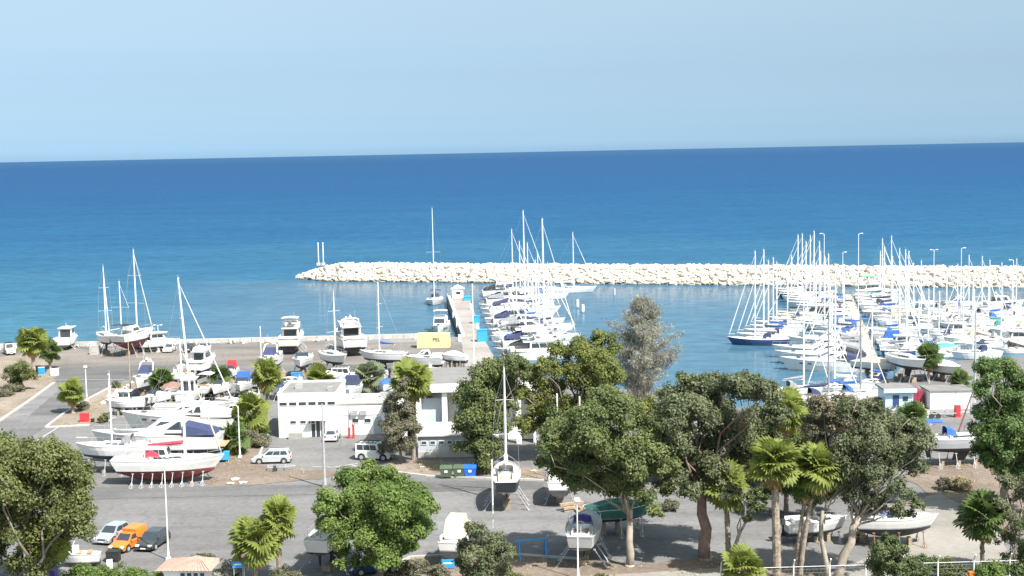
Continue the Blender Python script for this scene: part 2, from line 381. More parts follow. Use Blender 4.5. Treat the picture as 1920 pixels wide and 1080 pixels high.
# kerbs: real steps
def kerb(name, pts, w=.3, h=.14, m=concw):
    mb = MB(); ps = [G(*p) for p in pts]
    for a, b in zip(ps, ps[1:]):
        d = (b-a); n = max(1, int(d.length/2.2)); ang = math.atan2(d.y, d.x)
        for k in range(n):
            c = a+d*((k+.5)/n); mb.box((c.x, c.y, h/2+.03), (d.length/n-.03, w, h+.06), rz=ang)
    o = mb.build(name, m); return structure(o)
kerb('kerb', [(-60, 832), (0, 790), (60, 749), (101, 719)], .45, .15)
kerb('kerb', [(86, 802), (168, 798)], .4, .13); kerb('kerb', [(86, 802), (120, 776), (165, 749), (215, 723)], .35)
kerb('kerb', [(502, 816), (481, 868)], .25); kerb('kerb', [(660, 876), (735, 886), (800, 894), (1020, 902)], .3)
kerb('kerb', [(690, 1090), (770, 1046), (950, 1040), (1090, 1050)], .25)
# painted marking lines
def line(pts, w=.16, zz=5*z):
    mb = MB(); ps = [G(*p) for p in pts]
    for a, b in zip(ps, ps[1:]):
        d = b-a; c = (a+b)/2; t = Vector((-d.y, d.x, 0)).normalized()*w/2
        mb.add([(a-t).xy[:]+(zz,), (b-t).xy[:]+(zz,), (b+t).xy[:]+(zz,), (a+t).xy[:]+(zz,)], [(0, 1, 2, 3)])
    o = mb.build('road_marking', mat('road_paint', (.5, .49, .46), .8, .25, 2)); return structure(o)
line([(100, 713), (235, 712)]); line([(20, 858), (112, 800)], .14); line([(585, 876), (625, 877), (672, 870)])

# ------------------------------------------------------------------ seawall along the quay
t = thing('seawall', 'low pale concrete seawall with rocks along the edge of the boatyard', 'seawall', (0, 0, 0))
mb = MB(); d = (q1-q0); n = 40; ang = math.atan2(d.y, d.x)
a0 = G(-60, 653.5)
dd = q1-a0
for k in range(44):
    c = a0+dd*((k+.5)/44); mb.box((c.x, c.y-.5, .42), (dd.length/44-.06, .7, .84), rz=ang)
mb.build('parapet', concw, t)
def rock_mesh(name, seed, m):
    r = np.random.default_rng(seed); bm = bmesh.new(); bmesh.ops.create_icosphere(bm, subdivisions=1, radius=.5)
    for v in bm.verts:
        k = 1+r.uniform(-.24, .2); v.co = Vector((v.co.x*k*1.18, v.co.y*k, v.co.z*k*.86))
    q = Vector(r.normal(size=3)).normalized()
    for v in bm.verts:
        e = v.co.dot(q)
        if e > .3: v.co -= q*(e-.3)
    me = bpy.data.meshes.new(name); bm.to_mesh(me); bm.free(); me.materials.append(m); return me
def rockmat():
    m, n, l, b, out = nt('limestone')
    t = noise(n, l, 2.2, 6, .65); r = ramp(n, l, t.outputs[0], [(.25, (.42, .385, .335)), (.5, (.53, .495, .445)), (.75, (.60, .57, .525))])
    oi = n.new('ShaderNodeObjectInfo'); rr = ramp(n, l, oi.outputs['Random'], [(0, (.72, .70, .68)), (.35, (1.0, .97, .92)), (.7, (1.05, .99, .93)), (1, (1.08, 1.06, 1.04))])
    c = mix(n, l, r.outputs[0], rr.outputs[0], 1.0, 'MULTIPLY'); 
    geo = n.new('ShaderNodeNewGeometry'); sx = n.new('ShaderNodeSeparateXYZ'); l.new(geo.outputs['Position'], sx.inputs[0])
    mr = n.new('ShaderNodeMapRange'); mr.inputs[1].default_value = SEA+.05; mr.inputs[2].default_value = SEA+.95; l.new(sx.outputs[2], mr.inputs[0])
    c = mix(n, l, (.10, .085, .06), c, mr.outputs[0])      # weed on the tide line
    l.new(c, b.inputs['Base Color']); b.inputs['Roughness'].default_value = .9
    bp = n.new('ShaderNodeBump'); bp.inputs['Strength'].default_value = .6; bp.inputs['Distance'].default_value = .1; t2 = noise(n, l, 6, 5)
    l.new(t2.outputs[0], bp.inputs['Height']); l.new(bp.outputs[0], b.inputs['Normal']); M['limestone'] = m; return m
rockm = rockmat()
rocks = [rock_mesh('stone', s, rockm) for s in range(14)]
for k in range(70):
    u = rng.random(); c = a0+dd*u; s = rng.uniform(.6, 1.5)
    o = link('stone', rocks[k % 14], t, (c.x, c.y-1.4-rng.random()*.9, .22*s)); o.scale = (s, s, s*.8); o.rotation_euler = (rng.random()*6, rng.random()*6, rng.random()*6)
for k in range(130):
    u = rng.random(); c = a0+dd*u; s = rng.uniform(1.1, 2.0)
    o = link('stone', rocks[k % 14], t, (c.x, c.y+.9+rng.random()*2.2, SEA+.9*rng.random())); o.scale = (s, s, s*.85); o.rotation_euler = (rng.random()*6, rng.random()*6, rng.random()*6)

# ------------------------------------------------------------------ breakwater of stone blocks
t = thing('breakwater', 'long breakwater of pale limestone boulders across the harbour mouth', 'breakwater', (bwA.x, bwA.y, SEA))
bd = (bwB-bwA); bl = bd.length; bu = bd.normalized(); bn = Vector((-bu.y, bu.x, 0))
if bn.y < 0: bn = -bn
CRH = 4.9
mb = MB(); rows = []
for i in range(61):
    s = bl*1.25*i/60
    q = min(1.0, (s/14.0)**.75) if s < 14 else 1.0
    c = bwA+bu*s+bn*8.2
    rows.append([tuple(c-bn*(8.2*q+.01)+Vector((0, 0, -1.5))), tuple(c-bn*(8.0*q)), tuple(c-bn*3.2*q+Vector((0, 0, CRH*q*.86))), tuple(c+bn*3.2*q+Vector((0, 0, CRH*q*.86))), tuple(c+bn*8*q), tuple(c+bn*(8.2*q+.01)+Vector((0, 0, -1.5)))])
o = mb.grid([[tuple(Vector(p)-Vector((bwA.x, bwA.y, SEA))) for p in r] for r in rows]).build('core', mat('rubble_core', (.36, .32, .27), .95, .3, .8, .5), t)
spots = []
s = 0.6
while s < bl*1.2:
    q = min(1.0, (s/14.0)**.75)
    nrow = 6
    for j in range(nrow):
        fr = (j+rng.uniform(.1, .9))/nrow
        off = -8.2+fr*5.2; hgt = fr*CRH*.9
        spots.append((s+rng.uniform(-.6, .6), off*q, hgt*q, rng.choice((rng.uniform(1.0, 1.7), rng.uniform(1.3, 2.5)))))
    for off in (-2.0, .2, 2.6, 5.0, 7.2):
        hz = CRH*.9 if abs(off) < 3.3 else CRH*.9*(8.2-off)/5
        spots.append((s+rng.uniform(-.7, .7), off*q, hz*q, rng.uniform(1.2, 2.1)))
    s += 1.12
inv = []
for (s, off, hz, sz) in spots:
    p = bwA+bu*s+bn*(8.2*1+off)+Vector((0, 0, hz-.1))
    px = proj(p)[0]; vis = (px < 1925 and off < .6)
    inv.append((sz*(1.0 if vis else .01), p, sz))
inv.sort(key=lambda a: -a[0])
base = Vector((bwA.x, bwA.y, SEA))
for k, (_, p, sz) in enumerate(inv[:300]):
    o = link('stone', rocks[k % 14], t, p-base); o.scale = (sz, sz*rng.uniform(.8, 1.1), sz*rng.uniform(.7, 1.0)); o.rotation_euler = (rng.uniform(-.6, .6), rng.uniform(-.6, .6), rng.random()*6.3)
mb = MB()
for k, (_, p, sz) in enumerate(inv[300:]):
    me = rocks[k % 14]; A = Matrix.Translation(p-base) @ Matrix.Rotation(rng.random()*6.3, 4, 'Z') @ Matrix.Rotation(rng.uniform(-.7, .7), 4, 'X') @ Matrix.Diagonal((sz, sz*rng.uniform(.8, 1.1), sz*rng.uniform(.7, 1.0), 1))
    mb.add([A @ v.co for v in me.vertices], [tuple(q.vertices) for q in me.polygons])
o = mb.build('smaller_stones', rockm, t); o['kind'] = 'stuff'
for px in (597.5, 606.5):
    b = G(px, 499, SEA+CRH-.6) if False else None

# ------------------------------------------------------------------ boats (bow along +X, waterline at z = 0)
def hull(root, L, B, F, D, kind='sail', top=white, bottom=antiblue, stripe=bluehull, keel='fin', sheerk=.35, name_deck=deckm, transom_rake=.0):
    N = 11; St = []
    for i in range(N+1):
        t = i/N; x = -L/2+L*t
        if kind == 'sail':
            f = .70+.30*math.sin(math.pi/2*min(t/.44, 1)) if t < .44 else max(.0, math.cos(math.pi/2*((t-.44)/.56)**1.55))
            zs = F*(1+sheerk*max(0, (t-.35)/.65)**2+.10*max(0, (.35-t)/.35)**2); fw = .88-.12*t**3
            xw = -L/2*.90+L*.86*t; zk = -D*max(0.02, math.sin(math.pi*min(1, max(0, .06+.9*t)))**.8)
            zk *= 1 if keel == 'long' else .42
            bil = .62
        else:
            f = .92+.08*min(t/.4, 1) if t < .4 else max(0, 1-((t-.4)/.6)**2.5)
            zs = F*(.86+.14*min(1, t/.35)+sheerk*t**2.2); fw = .90-.42*max(0, (t-.35)/.65)**1.3
            xw = -L/2*.98+L*(.90)*t; zk = -D*(1 if t < .55 else max(.03, 1-((t-.55)/.45)**2)); bil = .70
        b = max(.015, B/2*f); bw = max(.01, b*fw)
        St.append((x, xw, b, bw, zs, zk, bil))
    zst = .10
    def row(s, sg):
        x, xw, b, bw, zs, zk, bil = s
        xm = xw+(x-xw)*.62
        return dict(sheer=(x, sg*b, zs), mid=(xm, sg*(bw+(b-bw)*.72), zst+(zs-zst)*.55), lo=(xw+(x-xw)*.08, sg*(bw+(b-bw)*.1), zst), wl=(xw, sg*bw, 0),
                    bil=(xw, sg*bw*bil, zk*.62), k=(xw-(0 if kind == 'sail' else 0), 0, zk))
    mb = MB()
    P = [row(s, 1) for s in St]; Q = [row(s, -1) for s in St]
    for A, fl in ((P, True), (Q, False)):
        mb.grid([[A[i]['sheer'], A[i]['mid'], A[i]['lo']] for i in range(N+1)], flip=not fl)
    a, c = P[0], Q[0]
    mb.add([a['sheer'], a['mid'], a['lo'], c['lo'], c['mid'], c['sheer']], [(0, 1, 2, 3, 4, 5)])
    mb.build('hull', top, root, smooth=False)
    mb = MB()
    for A, fl in ((P, True), (Q, False)): mb.grid([[A[i]['lo'], A[i]['wl']] for i in range(N+1)], flip=not fl)
    mb.add([a['lo'], a['wl'], c['wl'], c['lo']], [(0, 1, 2, 3)]); mb.build('boot_stripe', stripe, root)
    mb = MB()
    mb.grid([[P[i]['wl'], P[i]['bil'], P[i]['k'], Q[i]['bil'], Q[i]['wl']] for i in range(N+1)], flip=True)
    mb.add([a['wl'], a['bil'], a['k'], c['bil'], c['wl']], [(0, 1, 2, 3, 4)])
    hb = mb.build('hull_bottom', bottom, root)
    mb = MB(); dz = .07
    mb.grid([[(P[i]['sheer'][0]*.995, P[i]['sheer'][1]*.97, P[i]['sheer'][2]-dz), (P[i]['sheer'][0], 0, P[i]['sheer'][2]-dz+.10*B/2*(P[i]['sheer'][1]/(B/2)))
              , (Q[i]['sheer'][0]*.995, Q[i]['sheer'][1]*.97, Q[i]['sheer'][2]-dz)] for i in range(N+1)], flip=True)
    mb.build('deck', name_deck, root)
    mb = MB()
    for A in (P, Q):     # toe rail
        for i in range(N): mb.tube(A[i]['sheer'], A[i+1]['sheer'], .035, n=4, cap=False)
    mb.tube(P[0]['sheer'], Q[0]['sheer'], .035, n=4, cap=False)
    mb.build('toe_rail', white if top != white else (alu if kind == 'sail' else white), root)
    if kind == 'sail' and keel == 'fin':
        mb = MB(); zb = -D*.40
        mb.hexa([(-L*.10, -.03, -D), (L*.05, -.03, -D), (L*.05, .03, -D), (-L*.10, .03, -D)], [(-L*.07, -.11, zb), (L*.11, -.11, zb), (L*.11, .11, zb), (-L*.07, .11, zb)])
        mb.build('keel', bottom, root)
        mb = MB(); mb.hexa([(-L*.40, -.02, -D*.75), (-L*.36, -.02, -D*.75), (-L*.36, .02, -D*.75), (-L*.40, .02, -D*.75)], [(-L*.43, -.04, -.05), (-L*.36, -.04, -.2), (-L*.36, .04, -.2), (-L*.43, .04, -.05)])
        mb.build('rudder', bottom, root)
    def sheer(x):
        t = min(max((x+L/2)/L, 0), 1)*N; i = min(int(t), N-1); u = t-i
        return St[i][4]*(1-u)+St[i+1][4]*u-dz
    def beam(x):
        t = min(max((x+L/2)/L, 0), 1)*N; i = min(int(t), N-1); u = t-i
        return St[i][2]*(1-u)+St[i+1][2]*u
    return sheer, beam

def house(root, nm, x0, x1, wb, wf, z0, z1, rb, rf, inset, m, z0f=None, win=None, glassm=glass, nside=1, wtop=None):
    """cabin block: x0 aft, x1 fore, widths aft / fore, rake aft / fore"""
    z0f = z0 if z0f is None else z0f
    b = [(x0, -wb/2, z0), (x1, -wf/2, z0f), (x1, wf/2, z0f), (x0, wb/2, z0)]
    t = [(x0+rb, -wb/2+inset, z1), (x1-rf, -wf/2+inset, z1), (x1-rf, wf/2-inset, z1), (x0+rb, wb/2-inset, z1)]
    mb = MB(); mb.hexa(b, t); o = mb.build(nm, m, root)
    if win:
        v0, v1, a, c = win.get('v0', .4), win.get('v1', .85), win.get('u0', .08), win.get('u1', .92)
        for sd in (0, 1):
            for k in range(nside):
                uu0 = a+(c-a)*k/nside+.012; uu1 = a+(c-a)*(k+1)/nside-.012
                w = MB()
                if sd == 0: w.panel(b[0], b[1], t[1], t[0], uu0, uu1, v0, v1)
                else: w.panel(b[2], b[3], t[3], t[2], 1-uu1, 1-uu0, v0, v1)
                w.build('window', glassm, o)
        if win.get('front', True):
            w = MB(); w.panel(b[1], b[2], t[2], t[1], .06, .94, win.get('fv0', .25), win.get('fv1', .92)); w.build('windscreen', glassm, o)
        if win.get('back'):
            w = MB(); w.panel(b[3], b[0], t[0], t[3], .12, .88, .1, .85); w.build('rear_window', glassm, o)
    return o

def rails(root, L, sheer, beam, x0, x1, h=.6, n=7, m=steel, name='guard_rail'):
    mb = MB()
    for sg in (1, -1):
        pts = []
        for i in range(n+1):
            x = x0+(x1-x0)*i/n; p = (x, sg*beam(x)*.95, sheer(x)); q = (x, sg*beam(x)*.95, sheer(x)+h); mb.tube(p, q, .016, n=3, cap=False); pts.append(q)
        for a, b in zip(pts, pts[1:]): mb.tube(a, b, .017, n=3, cap=False)
    return mb.build(name, m, root)

def rig(root, L, B, sheer, beam, mh, mx=.06, mm=alu, spread=2, boom=True, cover=canv_white, furl=canv_white, back=True, r=.10, fs=.97, name='mast', lean=0.0):
    x0 = L*mx; z0 = sheer(x0)+.35
    mb = MB(); mb.path([(x0, 0, z0-.4), (x0-lean*mh*.5, 0, z0+mh*.5), (x0-lean*mh-.05, 0, z0+mh)], [r*1.05, r, r*.65], n=6); m = mb.build(name, mm, root)
    sp = []
    for k in range(spread):
        z = z0+mh*((k+1)/(spread+1))*(1.03); w = B*.42*(1-.25*k); xx = x0-lean*(z-z0)
        s = MB(); s.tube((xx-.15, -w, z), (xx, 0, z+.04), .03, n=4); s.tube((xx, 0, z+.04), (xx-.15, w, z), .03, n=4); s.build('spreader', mm, m); sp.append((xx-.15, w, z))
    s = MB(); s.tube((x0-lean*mh-.05, 0, z0+mh), (x0-lean*mh-.05, 0, z0+mh+.55), .018, n=4); s.box((x0-lean*mh, 0, z0+mh+.08), (.28, .1, .1)); s.build('masthead_aerial', mm, m)
    top = Vector((x0-lean*mh-.03, 0, z0+mh*fs))
    mb = MB()
    for sg in (1, -1):
        pts = [Vector((x0-.1, sg*beam(x0)*.93, sheer(x0)))]+[Vector((a, sg*b, c)) for a, b, c in sp]+[top]
        for a, b in zip(pts, pts[1:]): mb.tube(a, b, .014, n=3, cap=False)
    if back: mb.tube(top, (-L*.49, 0, sheer(-L*.49)+.05), .014, n=3, cap=False)
    mb.build('shrouds', steel, root)
    if furl:
        bow = Vector((L*.475, 0, sheer(L*.475)+.25)); d = top-bow
        mb = MB(); mb.path([bow, bow+d*.08, bow+d*.45, bow+d*.9, top], [.03, .10, .085, .045, .02], n=5); mb.build('furled_headsail', furl, root)
    if boom:
        xe = x0-L*.34; zb = z0+1.05
        mb = MB(); mb.tube((x0-.1, 0, zb), (xe, 0, zb+.05), .06, n=6); bo = mb.build('boom', mm, root)
        if cover:
            mb = MB(); mb.path([(x0-.12, 0, zb+.55), (x0-.35, 0, zb+.34), (x0-L*.17, 0, zb+.24), (xe+.1, 0, zb+.17)], [.08, .24, .19, .10], n=7); mb.build('sail_cover', cover, bo)
    return m

def sailing_yacht(p, rz, label, L=11, mast_h=14, B=None, cover=canv_blue, hood=canv_blue, top=white, bottom=antiblue, stripe=bluehull, group=None, keel='fin', F=None, D=None,
                  z=None, mizzen=0, bimini=None, furl=canv_white, mx=.06, deck=None, lean=0.0, mastm=alu, spread=2, mastr=.14, nm='sailing_yacht', biminiw=1, doghouse=False, boom=True, wind=False):
    B = B or L*.31; F = F or .9+L*.022; D = D or 1.0+L*.075
    root = thing(nm, label, 'sailing boat', (p.x, p.y, SEA if z is None else z), rz, group)
    sh, bmf = hull(root, L, B, F, D, 'sail', top, bottom, stripe, keel, .28, deck or deckm)
    ck = L*.50; z0 = sh(0)
    o = house(root, 'cabin', -L*.16, L*.26, B*.60, B*.34, sh(0)-.02, sh(0)+.46, .05, L*.10, .10, white, z0f=sh(L*.24)-.04, win=dict(v0=.38, v1=.78, u0=.10, u1=.80, front=False), nside=3)
    mb = MB(); zc = sh(-L*.3)
    for sg in (1, -1): mb.box((-L*.30, sg*B*.235, zc+.17), (L*.26, .12, .36))     # coamings
    mb.box((-L*.432, 0, zc+.12), (.12, B*.47, .28)); mb.build('cockpit_coaming', white, root)
    mb = MB(); mb.box((-L*.30, 0, zc+.06), (L*.25, B*.44, .07)); mb.build('cockpit_floor', teak, root)
    mb = MB(); mb.tube((-L*.36, 0, zc), (-L*.36, 0, zc+.75), .06); 
    for k in range(10): 
        a0, a1 = 2*math.pi*k/10, 2*math.pi*(k+1)/10
        mb.tube((-L*.372, .38*math.cos(a0), zc+.85+.38*math.sin(a0)), (-L*.372, .38*math.cos(a1), zc+.85+.38*math.sin(a1)), .02, n=3, cap=False)
    mb.build('steering_wheel', steel, root)
    if doghouse:
        house(root, 'doghouse', -L*.20, L*.02, B*.52, B*.46, sh(0)+.3, sh(0)+1.35, .1, .35, .1, white, win=dict(v0=.3, v1=.85, u0=.08, u1=.9), nside=3)
    if hood:
        mb = MB(); xa, xb = -L*.19, -L*.06; zt = z0+1.35; w = B*.27
        rws = [[(xa+dx, -w, z0+.35), (xa+dx, -w*.88, z0+.35+(zt-z0-.35)*k*.85), (xa+dx, 0, z0+.35+(zt-z0-.35)*k), (xa+dx, w*.88, z0+.35+(zt-z0-.35)*k*.85), (xa+dx, w, z0+.35)] for dx, k in ((0, 1), (.5, 1.0), (xb-xa-.3, .65), (xb-xa, .05))]
        mb.grid(rws, flip=True); mb.build('sprayhood', hood, root)
    if bimini:
        mb = MB(); bx, bw, bz = -L*.33, B*.33*biminiw, zc+2.15
        mb.grid([[(bx+dx, y*bw, bz-.14*abs(y)**2-.06*abs(dx)) for y in (-1, -.5, 0, .5, 1)] for dx in (-L*.09, 0, L*.09)], flip=True)
        mb.grid([[(bx+dx, y*bw, bz-.06-.14*abs(y)**2-.06*abs(dx)) for y in (-1, -.5, 0, .5, 1)] for dx in (-L*.09, 0, L*.09)])
        bi = mb.build('bimini', bimini, root)
        mb = MB()
        for sg in (1, -1):
            for dx in (-L*.08, L*.08): mb.tube((bx, sg*B*.38, zc+.1), (bx+dx, sg*bw, bz-.16), .018, n=4)
        mb.build('bimini_frame', steel, bi)
    rails(root, L, sh, bmf, -L*.47, L*.47, .6, 7)
    mb = MB(); zb = sh(L*.47)
    mb.path([(L*.38, bmf(L*.38), sh(L*.38)+.62), (L*.49, .12, zb+.68), (L*.49, -.12, zb+.68), (L*.38, -bmf(L*.38), sh(L*.38)+.62)], .022, n=4); mb.build('pulpit', steel, root)
    if mast_h: rig(root, L, B, sh, bmf, mast_h, mx, mastm, spread, boom, cover, furl, lean=lean, r=mastr)
    if mizzen: rig(root, L, B, sh, bmf, mizzen, -.36, mastm, 1, True, cover, None, back=False, r=mastr*.8, name='mizzen_mast', lean=lean)
    if wind:
        mb = MB(); mb.tube((-L*.46, B*.2, zc), (-L*.46, B*.2, zc+2.6), .03); mb.ball((-L*.46, B*.2, zc+2.7), .18); 
        for k in range(3): a = k*2.09; mb.tube((-L*.46, B*.2, zc+2.7), (-L*.46, B*.2+.5*math.cos(a), zc+2.7+.5*math.sin(a)), .03, n=3)
        mb.build('wind_generator', white, root)
    return root

def motor_yacht(p, rz, label, L=13, B=None, fly=True, cover=None, top=white, bottom=antiblk, stripe=bluehull, group=None, z=None, arch=True, F=None, D=.85, nm='motor_yacht',
                sport=False, hullwin=True, tall=1.0, canopy=None, dome=True, bimini=None, frontcov=None, winm=glass, aftcov=None):
    B = B or L*.30; F = F or .95+L*.045
    root = thing(nm, label, 'motor yacht', (p.x, p.y, SEA if z is None else z), rz, group)
    sh, bmf = hull(root, L, B, F, D, 'motor', top, bottom, stripe, None, .38)
    zc = sh(0)
    if hullwin:
        for sg in (1, -1):
            for k, xx in enumerate((.08, .18, .27)):
                x = L*xx; y = bmf(x)*.93; mb = MB(); mb.box((x, sg*(y*.985), zc-.42+.05*k), (.7, .07, .22), rz=-sg*(.12+.28*xx*2.2)); mb.build('porthole', glass, root)
    if sport:
        h = .95*tall
        o = house(root, 'cabin', -L*.08, L*.34, B*.80, B*.34, zc-.03, zc+.42*tall, 0, L*.11, .14, white, z0f=sh(L*.34)-.05, win=dict(v0=.35, v1=.8, u0=.3, u1=.82, front=False), nside=2)
        house(root, 'wheelhouse', -L*.24, L*.12, B*.76, B*.56, zc+.25*tall, zc+(.42+h)*tall, .3, L*.15, .16, white if not frontcov else frontcov, win=dict(v0=.26, v1=.92, u0=.04, u1=.84, front=not frontcov), nside=2, glassm=winm)
    else:
        h = 1.55*tall
        house(root, 'foredeck_cabin', L*.02, L*.36, B*.74, B*.36, zc-.03, zc+.45, 0, L*.10, .12, white, z0f=sh(L*.36)-.05, win=None)
        house(root, 'saloon', -L*.26, L*.14, B*.78, B*.66, zc-.03, zc+h, .12, L*.09, .14, white if not frontcov else white, win=dict(v0=.36, v1=.88, u0=.05, u1=.88, front=True, back=True, fv0=.35), nside=3, glassm=winm)
        if frontcov:
            mb = MB(); hz = .45*h
            mb.hexa([(L*.115, -B*.32, zc+hz-.1), (L*.135, -B*.30, zc+hz-.1), (L*.135, B*.30, zc+hz-.1), (L*.115, B*.32, zc+hz-.1)], [(L*.06, -B*.28, zc+h), (L*.085, -B*.28, zc+h), (L*.085, B*.28, zc+h), (L*.06, B*.28, zc+h)]); mb.build('windscreen_cover', frontcov, root)
    zt = zc+h+(.42 if sport else 0)*tall
    if fly:
        mb = MB(); x0, x1, w = -L*.33, L*.05, B*.37; zf = zc+h
        mb.hexa([(x0, -w, zf), (x1, -w*.9, zf), (x1, w*.9, zf), (x0, w, zf)], [(x0, -w, zf+.10), (x1, -w*.9, zf+.10), (x1, w*.9, zf+.10), (x0, w, zf+.10)])
        for sg in (1, -1): mb.hexa([(x0+L*.1, sg*w-.05, zf+.1), (x1, sg*w*.9-.05, zf+.1), (x1, sg*w*.9+.05, zf+.1), (x0+L*.1, sg*w+.05, zf+.1)], [(x0+L*.14, sg*w-.05, zf+.6), (x1+.5, sg*w*.84-.05, zf+.72), (x1+.5, sg*w*.84+.05, zf+.72), (x0+L*.14, sg*w+.05, zf+.6)])
        mb.hexa([(x1-.1, -w*.9, zf+.1), (x1, -w*.9, zf+.1), (x1, w*.9, zf+.1), (x1-.1, w*.9, zf+.1)], [(x1+.4, -w*.84, zf+.72), (x1+.5, -w*.84, zf+.72), (x1+.5, w*.84, zf+.72), (x1+.4, w*.84, zf+.72)])
        f = mb.build('flybridge', white, root)
        mb = MB(); mb.hexa([(x1+.3, -w*.8, zf+.72), (x1+.36, -w*.8, zf+.72), (x1+.36, w*.8, zf+.72), (x1+.3, w*.8, zf+.72)], [(x1-.05, -w*.74, zf+1.05), (x1, -w*.74, zf+1.05), (x1, w*.74, zf+1.05), (x1-.05, w*.74, zf+1.05)]); mb.build('windscreen', glass, f)
        mb = MB(); mb.box((x0+L*.2, 0, zf+.35), (L*.10, w*1.1, .45)); mb.box((x1-.6, w*.3, zf+.45), (.6, .6, .7)); mb.build('seat', deckm, f)
        zt = zf+.6
    if arch:
        mb = MB(); xa = -L*.22 if fly else -L*.20; w = B*.36; zb = (zc+h if fly else zc+.6); za = zb+1.45 if fly else zb+1.35
        mb.path([(xa+.8, -w, zb), (xa+.2, -w*.9, za-.2), (xa, -w*.6, za), (xa, w*.6, za), (xa+.2, w*.9, za-.2), (xa+.8, w, zb)], .13, n=6); ar = mb.build('radar_arch', white, root)
        mb = MB()
        if dome: mb.ball((xa, 0, za+.32), .32, sz=.7); mb.ball((xa, w*.45, za+.25), .2)
        mb.tube((xa, -w*.5, za), (xa-.3, -w*.5, za+1.6), .015, n=4); mb.tube((xa, 0, za), (xa, 0, za+.9), .03, n=4); mb.build('radar_dome', white, ar)
    if bimini:
        mb = MB(); bx = -L*.2; bw = B*.36; bz = zt+1.5
        mb.grid([[(bx+dx, y*bw, bz-.12*abs(y)**2-.05*abs(dx)) for y in (-1, -.5, 0, .5, 1)] for dx in (-L*.12, 0, L*.12)], flip=True)
        mb.grid([[(bx+dx, y*bw, bz-.06-.12*abs(y)**2-.05*abs(dx)) for y in (-1, -.5, 0, .5, 1)] for dx in (-L*.12, 0, L*.12)]); bi = mb.build('bimini', bimini, root)
        mb = MB()
        for sg in (1, -1):
            for dx in (-L*.1, L*.1): mb.tube((bx, sg*bw*.95, zt-.2), (bx+dx, sg*bw, bz-.15), .02, n=4)
        mb.build('bimini_frame', steel, bi)
    if aftcov:
        mb = MB(); x0, x1 = -L*.47, -L*.22; w = B*.42; za, zb = zc+.35, (zc+h*.95 if not sport else zc+1.25)
        mb.hexa([(x0, -w, zc), (x1, -w, zc), (x1, w, zc), (x0, w, zc)], [(x0+.4, -w*.9, za), (x1, -w*.84, zb), (x1, w*.84, zb), (x0+.4, w*.9, za)]); mb.build('cockpit_cover', aftcov, root)
    else:
        mb = MB(); 
        for sg in (1, -1): mb.box((-L*.37, sg*B*.42, zc+.22), (L*.22, .14, .5))
        mb.box((-L*.475, 0, zc+.2), (.14, B*.80, .45)); mb.box((-L*.44, 0, zc+.15), (.6, B*.7, .32)); mb.build('cockpit_coaming', white, root)
        mb = MB(); mb.box((-L*.36, 0, zc+.05), (L*.16, B*.72, .07)); mb.build('cockpit_floor', teak, root)
    mb = MB(); mb.box((L*.30, 0, sh(L*.30)+(.30 if not sport else .22)), (.7, .6, .10)); mb.build('hatch', glass, root)
    mb = MB(); mb.box((-L*.515, 0, .32), (L*.06, B*.76, .10)); mb.build('swim_platform', teak if L > 11 else white, root)
    rails(root, L, sh, bmf, L*.02, L*.49, .62, 6)
    return root

